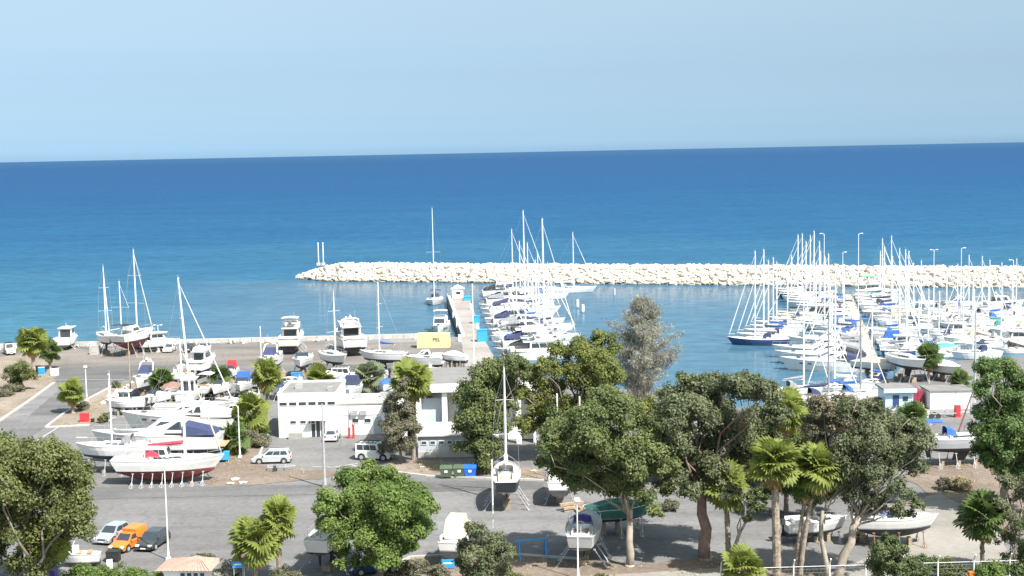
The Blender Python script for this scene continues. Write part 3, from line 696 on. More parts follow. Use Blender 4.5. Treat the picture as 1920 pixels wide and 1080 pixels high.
def motorboat(p, rz, label, L=6.5, B=None, kind='cuddy', cover=None, top=white, bottom=antiblk, stripe=canv_grey, group=None, z=None, outboard=True, F=None, D=.5, nm='motorboat', tall=1.0, hood=None):
    B = B or L*.36; F = F or .55+L*.055
    root = thing(nm, label, 'motorboat', (p.x, p.y, SEA if z is None else z), rz, group)
    sh, bmf = hull(root, L, B, F, D, 'motor', top, bottom, stripe, None, .30)
    zc = sh(0)
    if kind == 'cuddy':
        house(root, 'cuddy', L*.02, L*.36, B*.78, B*.34, zc-.03, zc+.42, 0, L*.12, .12, white, z0f=sh(L*.36)-.04, win=dict(v0=.35, v1=.8, u0=.15, u1=.7, front=False), nside=2)
        mb = MB(); w = B*.36
        mb.hexa([(L*.10, -w, zc+.38), (L*.13, -w*.9, zc+.38), (L*.13, w*.9, zc+.38), (L*.10, w, zc+.38)], [(-L*.01, -w*.88, zc+.92), (L*.0, -w*.84, zc+.92), (L*.0, w*.84, zc+.92), (-L*.01, w*.88, zc+.92)]); mb.build('windscreen', glass, root)
        if hood:
            mb = MB(); xa, xb = -L*.36, L*.02; 
            mb.hexa([(xa, -w*1.05, zc+.1), (xb, -w, zc+.5), (xb, w, zc+.5), (xa, w*1.05, zc+.1)], [(xa+.5, -w*.85, zc+1.55), (xb-.2, -w*.8, zc+1.7), (xb-.2, w*.8, zc+1.7), (xa+.5, w*.85, zc+1.55)]); mb.build('canopy', hood, root)
    elif kind == 'house':
        o = house(root, 'wheelhouse', -L*.14, L*.20, B*.70, B*.58, zc-.03, zc+1.75*tall, .05, .28, .07, white, win=dict(v0=.5, v1=.86, u0=.08, u1=.9, front=True, fv0=.5, back=True), nside=2)
        mb = MB(); mb.box((L*.02, 0, zc+1.75*tall+.05), (L*.42, B*.72, .09)); mb.build('roof', white, o)
        mb = MB(); mb.tube((-L*.05, 0, zc+1.75*tall), (-L*.05, 0, zc+1.75*tall+1.0), .03, n=5); mb.ball((L*.05, 0, zc+1.75*tall+.25), .2, sz=.6); mb.build('light_mast', white, o)
        house(root, 'foredeck_cabin', L*.2, L*.38, B*.56, B*.3, zc-.03, zc+.4, 0, L*.05, .1, white, z0f=sh(L*.38)-.05)
    elif kind == 'covered':
        mb = MB(); N = 8; rws = []
        for i in range(N+1):
            t = i/N; x = -L*.49+L*.97*t; b = bmf(x)*1.02; hh = (.18+.62*math.sin(math.pi*min(1, t*1.15)**1.1)) if t < .87 else .2
            rws.append([(x, -b, sh(x)+.02), (x, -b*.6, sh(x)+hh*.75), (x, 0, sh(x)+hh), (x, b*.6, sh(x)+hh*.75), (x, b, sh(x)+.02)])
        mb.grid(rws, flip=True); mb.add(rws[0], [(0, 1, 2, 3, 4)]); mb.build('boat_cover', cover or canv_white, root)
    elif kind == 'open':
        for xx in (-.25, .0): mb = MB(); mb.box((L*xx, 0, zc+.12), (.4, B*.72, .12)); mb.build('thwart', teak, root)
        mb = MB(); mb.box((L*.08, 0, zc+.35), (.5, .6, .75)); mb.panel((L*.08+.25, -.3, zc+.72), (L*.08+.25, .3, zc+.72), (L*.08+.1, .3, zc+1.1), (L*.08+.1, -.3, zc+1.1), 0, 1, 0, 1); mb.build('console', white, root)
        if hood:
            mb = MB(); xa, xb = -L*.25, L*.2; w = B*.4; zt = zc+1.8
            mb.grid([[(x, y*w, zt-.12*y*y) for y in (-1, -.5, 0, .5, 1)] for x in (xa, 0, xb)], flip=True); mb.grid([[(x, y*w, zt-.06-.12*y*y) for y in (-1, -.5, 0, .5, 1)] for x in (xa, 0, xb)]); b = mb.build('bimini', hood, root)
            mb = MB(); [mb.tube((x*.6, sg*w, zc), (x, sg*w, zt-.14), .02, n=4) for sg in (1, -1) for x in (xa, xb)]; mb.build('bimini_frame', steel, b)
    if kind in ('cuddy', 'house') :
        mb = MB()
        for sg in (1, -1): mb.box((-L*.30, sg*B*.41, zc+.16), (L*.30, .10, .36))
        mb.box((-L*.33, 0, zc+.16), (L*.10, B*.6, .3)); mb.build('cockpit_coaming', white, root)
    if outboard:
        mb = MB(); mb.box((-L*.53, 0, .95), (.42, .36, .50), top=.8); mb.box((-L*.53, 0, .35), (.2, .12, .9)); mb.box((-L*.53, 0, -.25), (.34, .1, .3)); mb.build('outboard_engine', canv_black if rng.random() < .6 else canv_grey, root)
    if kind != 'covered': rails(root, L, sh, bmf, L*.08, L*.48, .45, 4)
    return root

def boat_stand(p, rz, label, L, B, D, n=4, keelw=.35, m=galv, lo=.34, hi=None, spread=1.18, group='steel boat stands in the boatyard'):
    """props and keel blocks under a boat laid up on land; keel bottom sits at height lo"""
    t = thing('boat_stand', label, 'boat stand', (p.x, p.y, 0), rz, group)
    hi = hi or lo+D*.72
    for k in range(n):
        x = -L*.30+L*.62*k/(n-1) if n > 1 else 0
        f = 1-.45*max(0, x/(L*.5))**2
        for sg in (1, -1):
            mb = MB(); a = Vector((x, sg*B*.5*spread*f, .02)); b = Vector((x, sg*B*.36*f, hi+.1)); mb.tube(a, b, .045, n=6)
            mb.box((a.x, a.y, .03), (.3, .3, .06)); mb.box((b.x, b.y-.0, b.z), (.24, .2, .08)); mb.tube(a+Vector((.25, 0, .03)), a.lerp(b, .45), .022, n=4); mb.tube(a+Vector((-.25, 0, .03)), a.lerp(b, .45), .022, n=4)
            mb.build('prop', m, t)
    for k in range(3):
        x = -L*.22+L*.2*k; mb = MB(); mb.box((x, 0, lo/2), (.32, keelw*2.2, lo-.005)); mb.build('keel_block', wood, t)
    return t

# ------------------------------------------------------------------ buildings
def win_obj(parent, x, z, w, h, y, frame=wallw, name='window', d=.06):
    mb = MB(); mb.box((x, y-.03, z+h/2+.03), (w+.12, .09, .06)); mb.box((x, y-.03, z-h/2-.03), (w+.12, .09, .06)); mb.box((x-w/2-.03, y-.03, z), (.06, .09, h)); mb.box((x+w/2+.03, y-.03, z), (.06, .09, h))
    o = mb.build(name, alu, parent); mb = MB(); mb.box((x, y-.02, z), (w-.004, .05, h-.004)); mb.build('pane', glass, o); return o
a, b = G(524, 820), G(632, 819); yb = (a.y+b.y)/2; w = b.x-a.x
t = thing('office_building', 'white flat-roofed two-storey block with small windows and an open entrance', 'building', (a.x, yb, 0))
H = height_to(Vector(((a.x+b.x)/2, yb, 0)), 741); Dp = 10.2
mb = MB(); mb.box((w/2, Dp/2, H/2), (w, Dp, H)); mb.build('wall', wallw, t)
mb = MB(); mb.box((w/2, .11, H+.14), (w+.2, .22, .28)); mb.box((w/2, Dp-.11, H+.14), (w+.2, .22, .28)); mb.box((.0, Dp/2, H+.14), (.22, Dp-.45, .28)); mb.box((w, Dp/2, H+.14), (.22, Dp-.45, .28)); mb.build('parapet', wallw, t)
mb = MB(); mb.box((w/2, Dp/2, H+.03), (w-.23, Dp-.45, .055)); mb.build('roof', roofg, t)
mb = MB(); mb.box((2.0, 5, H+.35), (.9, .7, .6)); mb.build('air_conditioner', galv, t); mb = MB(); mb.box((6.4, 3, H+.3), (.7, .7, .5)); mb.build('roof_hatch', conc, t)
for k in range(6): win_obj(t, w*(.09+.165*k), H*.80, .95, .42, 0)
for k in range(2): win_obj(t, w*(.25+.17*k), H*.36, .72, .36, 0)
win_obj(t, w*.57, H*.36, .72, .36, 0)
xa, xb = w*.555, w*.80
mb = MB(); mb.box(((xa+xb)/2, -.45, 2.35), (xb-xa+.5, 1.0, .12)); mb.build('door_canopy', wallw, t)
mb = MB(); mb.box(((xa+xb)/2, -.02, 1.12), (xb-xa, .06, 2.2)); d = mb.build('door', glass, t)
mb = MB()
for k in range(4): mb.box((xa+(xb-xa)*k/3, -.07, 1.12), (.12, .06, 2.2))
mb.build('door_frame', alu, d)
mb = MB(); mb.box((w*.30, -.9, .4), (1.7, .9, .8)); mb.build('bench_planter', conc, t)
a2, b2 = G(634, 817), G(726, 815); w2 = b2.x-a2.x; yb2 = (a2.y+b2.y)/2+.6
t2 = thing('annex_building', 'long low white annex with a stepped roof joined to the office block', 'building', (a2.x, yb2, 0))
H2 = height_to(Vector(((a2.x+b2.x)/2, yb2, 0)), 757)
mb = MB(); mb.box((w2/2+.02, 3.4, H2/2), (w2, 6.8, H2)); mb.build('wall', wallw, t2)
mb = MB(); mb.box((w2/2+.02, 3.4, H2+.08), (w2+.25, 7.1, .16)); mb.build('roof', concw, t2)
mb = MB(); mb.box((w2/2+.02, -.05, H2*.66), (w2, .10, .10)); mb.build('string_course', wallw, t2)
mb = MB(); mb.box((w2*.80, -.03, 1.15), (1.0, .06, 2.3)); mb.build('door', wallb, t2)
win_obj(t2, w2*.35, H2*.45, .8, .5, 0); win_obj(t2, w2*.6, H2*.45, .8, .5, 0)
for x, lab in ((w2*.22, None), (w2*.97, None)): mb = MB(); mb.tube((x, -.08, .1), (x, -.08, H2-.05), .06, n=6); mb.build('downpipe', galv, t2)
for x in (w2*.33, w2*.52): mb = MB(); mb.box((x, -.25, 2.9), (.85, .4, .6)); mb.build('air_conditioner', galv, t2)
for x in (2.2, 5.6): mb = MB(); mb.box((x, 2.4+x*.3, H2+.45), (.9, .8, .6)); mb.build('roof_vent', galv, t2)
for k, px in enumerate((655, 663)):
    p = G(px, 822); t = thing('red_hydrant_post', f'red post against the white annex wall, {"left" if k == 0 else "right"} of the pair', 'post', (p.x, p.y, 0)); mb = MB(); mb.tube((0, 0, 0), (0, 0, 1.3+k*.4), .16, n=8); mb.build('post', redp, t); mb = MB(); mb.ball((0, 0, 1.35+k*.4), .2); mb.build('cap', redp, t)
# boat shed with white columns
a, b = G(742, 836), G(1006, 838); yb = a.y; w = b.x-a.x
t = thing('boat_shed', 'tall open-fronted white shed with columns behind the trees', 'building', (a.x, yb, 0))
H = height_to(Vector((a.x+4, yb, 0)), 728); Dp = 13.5
mb = MB(); mb.box((w/2, Dp-.15, H/2), (w, .3, H)); mb.box((.15, Dp/2-.2, H/2), (.3, Dp-.5, H)); mb.box((w-.15, Dp/2-.2, H/2), (.3, Dp-.5, H)); mb.box((w*.62, 2.5, H/2-.1), (w*.72, .3, H-.3)); mb.build('wall', wallw, t)
mb = MB(); mb.box((w/2, Dp/2, H+.2), (w+.6, Dp+.6, .4)); mb.build('roof', roofg, t)
mb = MB(); mb.box((w/2, -.43, H+.05), (w+.7, .22, 1.0)); mb.build('fascia', wallw, t)
ppx = 15.2
for k, px in enumerate((787, 836, 880, 925, 975)):
    x = (px-742)/ppx; mb = MB(); mb.box((x, .2, H/2-.2), (.62, .62, H-.4)); mb.build('column', wallw, t)
x0, x1 = (791-742)/ppx, (832-742)/ppx
mb = MB()
for k in range(8): mb.box((x0+(x1-x0)*k/7, 2.2, H-1.0), (.07, .1, 1.3))
mb.build('glazing_bar', wallw, t)
mb = MB(); mb.box(((x0+x1)/2, .9, H-3.4), (x1-x0, .1, 4.0)); mb.build('glazed_screen', mat('screen_blue_grey', (.46, .52, .60), .3, .1, .6), t)
mb = MB(); mb.box(((755-742)/ppx, -.6, H*.55), (1.3, .5, H*1.35)); mb.build('pylon', wallw, t)
# lower annexe with four little windows
a, b = G(784, 858), G(900, 858); w = b.x-a.x; yb = a.y
t = thing('lean_to_store', 'grey-white lean-to with four small dark windows in front of the shed', 'building', (a.x, yb, 0))
H = height_to(Vector((a.x+2, yb, 0)), 818); Dp = 5.2
mb = MB(); mb.hexa([(0, 0, 0), (w, 0, 0), (w, Dp, 0), (0, Dp, 0)], [(0, 0, H), (w, 0, H), (w, Dp, H+.55), (0, Dp, H+.55)]); mb.build('wall', wallb, t)
mb = MB(); mb.hexa([(-.25, -.3, H+.01), (w+.2, -.3, H+.01), (w+.2, Dp, H+.58), (-.25, Dp, H+.58)], [(-.25, -.3, H+.13), (w+.2, -.3, H+.13), (w+.2, Dp, H+.70), (-.25, Dp, H+.70)]); mb.build('roof', concw, t)
for k in range(7): win_obj(t, .75+1.02*k, H*.70, .55, .34, 0)
mb = MB(); mb.box((w/2, -.06, .35), (w, .1, .7)); mb.build('plinth', concw, t)
# yellow container with letters
a, b = G(782, 653), G(842, 652); w = 6.06
t = thing('yellow_container', 'yellow shipping container with dark letters parked at the foot of the pier', 'container', (a.x, a.y, 0), math.atan2(b.y-a.y, b.x-a.x))
mb = MB(); mb.box((w/2, 1.22, 1.36), (w-.12, 2.36, 2.42)); mb.build('body', yellowc, t)
mb = MB()
for k in range(22): mb.box((.3+k*(w-.6)/21, .03, 1.36), (.12, .05, 2.2))
mb.build('corrugation', yellowc, t)
mb = MB()
for x in (.06, w-.06):
    for y in (.06, 2.38): mb.box((x, y, 1.30), (.13, .13, 2.6))
for zz in (.09, 2.54):
    for y in (.06, 2.38): mb.box((w/2, y, zz), (w-.26, .12, .14))
    for x in (.06, w-.06): mb.box((x, 1.22, zz), (.12, 2.18, .14))
mb.build('frame', yellowc, t)
cu = bpy.data.curves.new('lettering', 'FONT'); cu.body = 'PEL'; cu.size = .95; cu.extrude = .01; cu.align_x = 'CENTER'
tmp = bpy.data.objects.new('tmp', cu); COL.objects.link(tmp); bpy.context.view_layer.update()
me = bpy.data.meshes.new_from_object(tmp.evaluated_get(bpy.context.evaluated_depsgraph_get())); bpy.data.objects.remove(tmp)
me.name = 'lettering'; me.materials.clear(); me.materials.append(blackm)
o = link('lettering', me, t, (w*.60, -.015, 1.25)); o.rotation_euler = (math.pi/2, 0, 0)
# kiosk at the pier head
p = G(858, 559)
t = thing('pier_kiosk', 'small white kiosk with a pointed roof at the seaward end of the pier', 'kiosk', (p.x, p.y, 0))
mb = MB(); mb.box((0, 1.3, 1.15), (2.7, 2.5, 2.3)); mb.build('wall', wallw, t)
mb = MB(); mb.add([(-1.7, -.2, 2.3), (1.7, -.2, 2.3), (1.7, 2.8, 2.3), (-1.7, 2.8, 2.3), (0, 1.3, 3.3)], [(3, 2, 1, 0), (0, 1, 4), (1, 2, 4), (2, 3, 4), (3, 0, 4)]); mb.build('roof', canv_white, t)
mb = MB(); mb.box((.2, .03, 1.3), (1.1, .05, .7)); mb.build('window', glass, t)
# pale blue hut, red container, white store on the right
a = G(1660, 770); 
t = thing('blue_hut', 'pale blue hut with a grey flat roof and a narrow door', 'hut', (a.x, a.y, 0))
k = ppm((a.x, a.y, 0)); w = 52/k; H = height_to(a, 731)
mb = MB(); mb.box((w/2, 1.9, H/2), (w, 3.8, H)); mb.build('wall', ltblue, t)
mb = MB(); mb.box((w/2, 1.85, H+.1), (w+.7, 4.6, .2)); mb.build('roof', roofg, t)
mb = MB(); mb.box((w/2, -.5, H-.08), (w+.72, .12, .55)); mb.build('fascia', ltblue, t)
mb = MB(); mb.box((w*.38, -.02, 1.05), (.85, .06, 2.1)); mb.build('door', bluehull, t); mb = MB(); mb.box((w*.72, -.03, 1.6), (.7, .05, .6)); mb.build('window', glass, t)
a = G(1711, 769)
t = thing('red_container', 'dark red steel container between the blue hut and the white store', 'container', (a.x+.4, a.y+1.8, 0))
redc = mat('paint_dark_red', (.22, .025, .045), .55, .15, 2); mb = MB(); mb.box((.85, 2.4, 1.15), (1.6, 4.5, 2.2)); mb.build('body', redc, t)
for x in (.46, 1.24): mb = MB(); mb.box((x, .12, 1.1), (.74, .06, 2.0)); mb.build('door', redc, t)
a = G(1728, 770); b = G(1808, 768); w = b.x-a.x; H = height_to(a, 737)
t = thing('white_store', 'long low white store building beside the blue hut', 'building', (a.x+1.4, a.y+.8, 0))
mb = MB(); mb.box((w/2, 2.2, H/2), (w, 4.4, H)); mb.build('wall', wallw, t)
mb = MB(); mb.box((w/2, 2.2, H+.07), (w+.3, 4.7, .14)); mb.build('roof', roofg, t)
mb = MB(); mb.box((w*.6, -.03, H*.5), (.06, .07, H*.98)); mb.box((w*.98, -.03, .9), (.5, .07, 1.8)); mb.build('door', galv, t)
# kiosk with a tiled roof, bottom edge
a = G(300, 1112); 
t = thing('gate_kiosk', 'small kiosk with a pink tiled roof beside the hedge plants', 'kiosk', (a.x, a.y, 0), R(-4))
k = ppm(a); w = 96/k; H = 2.0
mb = MB(); mb.box((w/2, 1.5, H/2), (w*.82, 2.7, H)); mb.build('wall', wallw, t)
mb = MB(); r0, r1 = H-.02, H+.70
mb.add([(-.25, -.3, r0), (w+.25, -.3, r0), (w+.25, 3.3, r0), (-.25, 3.3, r0), (w*.62, 1.5, r1), (w*.70, 1.5, r1)], [(3, 2, 1, 0), (0, 1, 5, 4), (1, 2, 5), (2, 3, 4, 5), (3, 0, 4)]); rf = mb.build('roof', pinkroof, t)
mb = MB()
for kk in range(15):
    u = (kk+.5)/15; x = -.25+(w+.5)*u; xt = w*.62+(w*.08)*u; mb.tube((x, -.29, r0+.03), (xt, 1.48, r1+.03), .05, n=4)
mb.build('roof_tile', pinkroof, rf)
for kk in range(4): win_obj(t, w*(.46+.13*kk), 1.3, .38, .8, .14)
mb = MB(); mb.box((w*.66, .12, 1.02), (w*.5, .06, .08)); mb.build('sill', bluehull, t)

# ------------------------------------------------------------------ piers and mooring hardware
d = (pierL1-pierL0); ang = math.atan2(d.y, d.x)
t = thing('pier_wall', 'low concrete kerb wall running along the left edge of the pier', 'wall', (pierL0.x, pierL0.y, 0), ang)
n = 22; Lw = d.length
for k in range(n):
    mb = MB(); mb.box((Lw*(k+.5)/n, -.45, .35), (Lw/n-.08, .7, .7)); mb.build('block', concw, t)
sheet('pier_deck', [tuple(proj(pierL0)), tuple(proj(pierL1)), tuple(proj(pierR1)), tuple(proj(pierR0)), (930, 676), (872, 690)], 2*z, ground_mat('pier_concrete', [(.20, .185, .17), (.25, .232, .215), (.30, .28, .262)], .12, None, .2, .2))
for k, (px, py) in enumerate(((846, 575), (851, 596), (858, 614), (862, 640), (884, 580), (896, 618))):
    p = G(px, py); t = thing('service_pedestal', f'white service pedestal on the {"left" if k < 4 else "right"} pier edge, {ordn(k if k < 4 else k-4)} from the sea', 'pedestal', (p.x, p.y, 0), 0, 'service pedestals on the pier')
    mb = MB(); mb.box((0, 0, .6), (.5, .4, 1.2)); mb.build('post', polew, t); mb = MB(); mb.box((0, 0, 1.27), (.6, .5, .14)); mb.build('cap', ltblue, t)
for px, py, sx, sz, lab in ((893, 606, 1.3, 1.5, 'bright blue box standing on the outer half of the pier'), (904, 640, 1.9, 2.2, 'large blue cabinet at the landward end of the pier'), (877, 563, 1.8, .9, 'low blue box beside the white pier kiosk')):
    p = G(px, py); t = thing('blue_cabinet', lab, 'cabinet', (p.x, p.y, 0), .1)
    mb = MB(); mb.box((0, 0, sz/2), (sx, 1.6, sz)); mb.build('body', skyblue, t); mb = MB(); mb.box((0, 0, sz+.05), (sx+.14, 1.75, .1)); mb.build('lid', skyblue, t)
def pile_pier(name, label, pa, pb, wd):
    d = pb-pa; ang = math.atan2(d.y, d.x); t = thing(name, label, 'pier', (pa.x, pa.y, SEA), ang); Lp = d.length
    n = int(Lp/.8); mb = MB()
    for k in range(n): mb.box(((k+.5)*Lp/n, rng.uniform(-.05, .05), 1.05+rng.uniform(-.01, .01)), (Lp/n-.06, wd, .10))
    o = mb.build('deck_planks', mat('weathered_planks', (.40, .35, .29), .85, .2, 4), t); o['kind'] = 'stuff'
    mb = MB(); [mb.box((Lp/2, y, .88), (Lp, .22, .22)) for y in (-wd*.4, wd*.4)]; mb.build('beam', wood, t)
    for k in range(int(Lp/7)+1):
        for y in (-wd*.45, wd*.45): mb = MB(); mb.tube((k*7, y, -1.5), (k*7, y, 1.5), .16, n=7); mb.build('pile', conc, t)
    return t
pA0, pA1 = G(1652, 718, SEA+1), G(1589, 553, SEA+1)
pile_pier('wooden_pier', 'straight tan pier between two rows of moored yachts', pA0, pA1, 2.0)
pB0, pB1 = G(1935, 650, SEA+1), G(1700, 584, SEA+1)
pile_pier('floating_pier', 'second pier running in from the right edge of the marina', pB0, pB1, 1.8)
for px, py, pt, lab in ((1083, 577, 562, 'white mooring post in open water, left of the pair'), (1093, 586, 571, 'white mooring post in open water, right of the pair'), (1152, 555, 541, 'slim dark mooring pole alone in the harbour water')):
    p = G(px, py, SEA); t = thing('mooring_post', lab, 'post', (p.x, p.y, SEA), 0, 'mooring posts in the harbour'); h = height_to(p, pt)
    mb = MB(); mb.tube((0, 0, -2), (0, 0, h*.9), .22, n=8); mb.build('pile', galv, t); mb = MB(); mb.tube((0, 0, h*.15), (0, 0, h), .36, .34, n=10); mb.build('sleeve', polew if px < 1100 else galv, t)

# ------------------------------------------------------------------ boats moored in the marina
hulls = [(white, 'white')]*13+[(bluehull, 'navy-hulled'), (creamw, 'cream'), (greyhull, 'grey-hulled'), (mat('paint_dark_green_hull', (.03, .07, .06), .3, .1, 2), 'dark green')]
def mast_for(px, py, top, zz=SEA, fb=1.7):
    p = G(px, py, zz); return height_to(Vector((p.x, p.y, zz)), top)-fb
pierdir = (pierL1-pierL0).to_2d().normalized()
perpR = math.atan2(-pierdir.x, pierdir.y)
covers = [canv_blue, canv_navy, canv_white, canv_navy, canv_cream, canv_blue, canv_grey, canv_black]
cname = {canv_blue: 'blue', canv_navy: 'navy', canv_white: 'white', canv_cream: 'beige', canv_grey: 'grey', canv_red: 'red', canv_black: 'black', canv_teal: 'green'}
# west pier, right-hand side: sterns to the pier, bows to the right
sails = {546: (1085, 17, None, 0), 549: (984, 16, 395, 0), 556: (962, 13, 430, 0), 561: (1028, 12, 492, 0), 566: (976, 12, 452, 0), 573: (991, 12, 455, 0), 586: (1010, 12, 472, 0), 591: (969, 11, 500, 0), 596: (1000, 12, 506, 0), 610: (1006, 12, 487, 0), 622: (1036, 11, 520, 0), 634: (986, 12, 518, 0), 656: (1012, 11, 545, 0), 642: (1021, 15, 410, 0)}
rows_ = [546, 549.5, 553, 557, 561, 565, 569, 573, 577.5, 582, 586, 591, 596, 601, 606, 611, 616.5, 622, 628, 634, 641, 648, 656, 664, 672]
sl = sorted(sails.items()); used = set()
for i, y in enumerate(rows_):
    xr = 881+(y-562)*(25/70.)
    key = None
    for k_, v_ in sl:
        if abs(k_-y) < 2.6 and k_ not in used: key = k_; used.add(k_); break
    nm_ = f'{ordn(i)} from seaward beside the concrete pier'
    if y == 546:
        p = G(1070, 548, SEA); mh = mast_for(1062, 548, 425)
        sailing_yacht(p, R(3), 'large white sailing yacht with its bow out to the right, outermost in the row', 14, mh*.9, cover=canv_white, hood=canv_grey, stripe=canv_grey, nm='sailing_yacht'); continue
    kpm = ppm(G(950, y, SEA))
    if key:
        mx, L, top, _ = sails[key]; p = G(mx-L*.06*kpm, y, SEA); c = rng.choice(covers)
        sailing_yacht(p, perpR+rng.uniform(-.03, .03), f'white sailing yacht with {cname[c]} sail cover, {nm_}', L, mast_for(mx, y, top) if top else 15, cover=c, hood=c, bimini=rng.choice([None, c]), group='yachts moored along the concrete pier', mastr=.20 if L > 14 else .15)
    else:
        L = rng.uniform(12.5, 16.5); sp = rng.random() < .45; fly = not sp and rng.random() < .75
        p = G(xr+32+L/2*kpm+rng.uniform(-6, 8), y, SEA)
        motor_yacht(p, perpR+rng.uniform(-.03, .03), f'white motor yacht {"with flybridge" if fly else "of low build"}, {nm_}', L, fly=fly, sport=sp, arch=rng.random() < .7, group='yachts moored along the concrete pier', stripe=rng.choice([bluehull, canv_grey, white]),
                    aftcov=rng.choice([None, canv_white, canv_grey, canv_navy, canv_black]), bimini=rng.choice([None, canv_white]) if fly else None)
for i, y in enumerate((572, 580, 588, 597, 607, 617, 628, 640, 652, 664)):
    xr = 881+(y-562)*(25/70.); kpm = ppm(G(900, y, SEA)); L = rng.uniform(4.6, 6.2)
    p = G(xr+10+L/2*kpm, y-2, SEA); c = rng.choice([canv_navy, canv_blue, canv_white, canv_grey])
    kd = rng.choice(['open', 'covered', 'open', 'cuddy'])
    motorboat(p, perpR+math.pi+rng.uniform(-.2, .2), f'small {"covered" if kd == "covered" else "open" if kd == "open" else "cabin"} boat tied by the pier, {ordn(i)} from its seaward end', L, kind=kd, cover=c, hood=c if rng.random() < .4 else None, group='small boats tied to the concrete pier')
# left of the pier
p = G(815, 569, SEA); sailing_yacht(p, R(-93), 'white sailing yacht with tall mast moored alone at the pier head', 10.5, mast_for(812, 569, 389), B=4.2, cover=canv_navy, hood=canv_navy, mastr=.12, bimini=canv_navy, spread=1, furl=None)
p = G(825, 622, SEA); motor_yacht(p, R(-93), 'white motor cruiser moored left of the pier behind the yellow container', 9.5, B=4.0, fly=False, arch=True, dome=False, bimini=canv_white)

# right marina: outer and inner rows with bows to the left
dA = (pA1-pA0).to_2d().normalized(); perpL = math.atan2(dA.x, -dA.y)
if math.cos(perpL) > 0: perpL += math.pi
outer = [(1419, 646, 470, 12), (1435, 638, 467, 12), (1443, 630, 487, 11), (1452, 622, 482, 11), (1458, 614, 490, 10.5), (1478, 606, 520, 10)]
for i, (mx, y, top, L) in enumerate(outer):
    p = G(mx+4, y, SEA); c = [canv_white, canv_navy, canv_blue, canv_white, canv_cream, canv_grey][i]; hm, hn = (bluehull, 'navy-hulled') if i == 0 else (white, 'white')
    sailing_yacht(p, perpL+rng.uniform(-.02, .02), f'{hn} sailing yacht with bow to the open harbour, {ordn(i)} nearest shore in its group', L, mast_for(mx, y, top), cover=c, hood=rng.choice([c, canv_navy]), top=hm, stripe=canv_black, group='sailing yachts moored with bows to the open harbour', mastr=.15)
inner = [(550, 's', 1484, 478, 11), (556, 's', 1496, 440, 13), (561, 's', 1504, 438, 14), (566, 's', 1511, 452, 13), (571, 's', 1519, 441, 13), (577, 's', 1526, 433, 14), (583, 's', 1536, 452, 12), (589, 's', 1553, 475, 11), (596, 's', 1538, 470, 12), (603, 'M', 16), (611, 's', 1530, 492, 11), (618, 's', 1546, 480, 11), (626, 's', 1582, 500, 10), (634, 's', 1566, 505, 11), (643, 's', 1556, 520, 12), (652, 'm', 13.5), (661, 's', 1560, 545, 12), (671, 'M', 16.5), (682, 'M', 16), (694, 'm', 15)]
for i, e in enumerate(inner):
    y = e[0]; xr = 1590+(y-580)*(55/130.); kpm = ppm(G(1540, y, SEA)); nm_ = f'{ordn(i)} from seaward, left of wooden pier'
    if e[1] == 's':
        c = rng.choice(covers); p = G(e[2]+e[4]*.06*kpm, y, SEA); hm, hn = rng.choice(hulls)
        sailing_yacht(p, perpL+rng.uniform(-.02, .02), f'{hn} sailing yacht with {cname[c]} sail cover, {nm_}', e[4], mast_for(e[2], y, e[3]), cover=c, hood=c, bimini=rng.choice([None, c]), group='yachts in the left row of the wooden pier', mastr=.17, top=hm, stripe=rng.choice([bluehull, canv_grey, redp]))
    else:
        L = e[2]; p = G(xr-6-L/2*kpm, y, SEA); big = e[1] == 'M'; sp = y > 640 or rng.random() < .3
        motor_yacht(p, perpL+rng.uniform(-.02, .02), f'{"large " if big else ""}white motor yacht, {nm_}', L, fly=not sp, sport=sp, arch=rng.random() < .6, group='yachts in the left row of the wooden pier', bimini=canv_white if not sp and rng.random() < .4 else None, stripe=rng.choice([canv_grey, white, bluehull]), aftcov=rng.choice([None, canv_white, canv_grey, canv_navy, canv_black]), tall=1.0 if not big else 1.12)
right = [(556, 'M', 11), (562, 's', 1634, 470, 11), (568, 's', 1622, 447, 11), (574, 's', 1646, 462, 11), (580, 's', 1664, 442, 13), (587, 's', 1673, 480, 11), (594, 's', 1686, 466, 14), (602, 's', 1697, 467, 12), (610, 's', 1703, 470, 11), (618, 's', 1712, 492, 9), (627, 's', 1668, 500, 10), (636, 's', 1652, 515, 9), (646, 'b', 8.5), (657, 'm', 8), (668, 's', 1690, 560, 8)]
for i, e in enumerate(right):
    y = e[0]; xl = 1608+(y-580)*(56/120.); kpm = ppm(G(1680, y, SEA)); nm_ = f'{ordn(i)} from seaward, right of wooden pier'
    ang_ = perpL+math.pi+rng.uniform(-.03, .03)
    if e[1] == 's':
        c = rng.choice(covers); p = G(max(e[2]-e[4]*.06*kpm, xl+e[4]/2*kpm+3), y, SEA); L = e[4]; hm, hn = rng.choice(hulls)
        sailing_yacht(p, ang_, f'{hn} sailing yacht with {cname[c]} sail cover, {nm_}', L, mast_for(e[2], y, e[3]), cover=c, hood=c, bimini=rng.choice([None, None, c]), group='yachts in the right row of the wooden pier', mastr=.15, top=hm, stripe=rng.choice([bluehull, canv_grey, redp]))
    else:
        L = e[2]; p = G(xl+6+L/2*kpm, y, SEA)
        if e[1] == 'b': motorboat(p, ang_, 'white cabin boat with a blue canopy by the wooden pier', L, kind='cuddy', hood=canv_blue)
        elif L < 10: motorboat(p, ang_, f'small white cabin boat, {nm_}', L, kind='house', group='yachts in the right row of the wooden pier')
        else: motor_yacht(p, ang_, f'{"tall " if e[1] == "M" else ""}white motor yacht, {nm_}', L, fly=e[1] == 'M', sport=e[1] != 'M', group='yachts in the right row of the wooden pier', bimini=canv_teal if e[1] == 'M' else None)
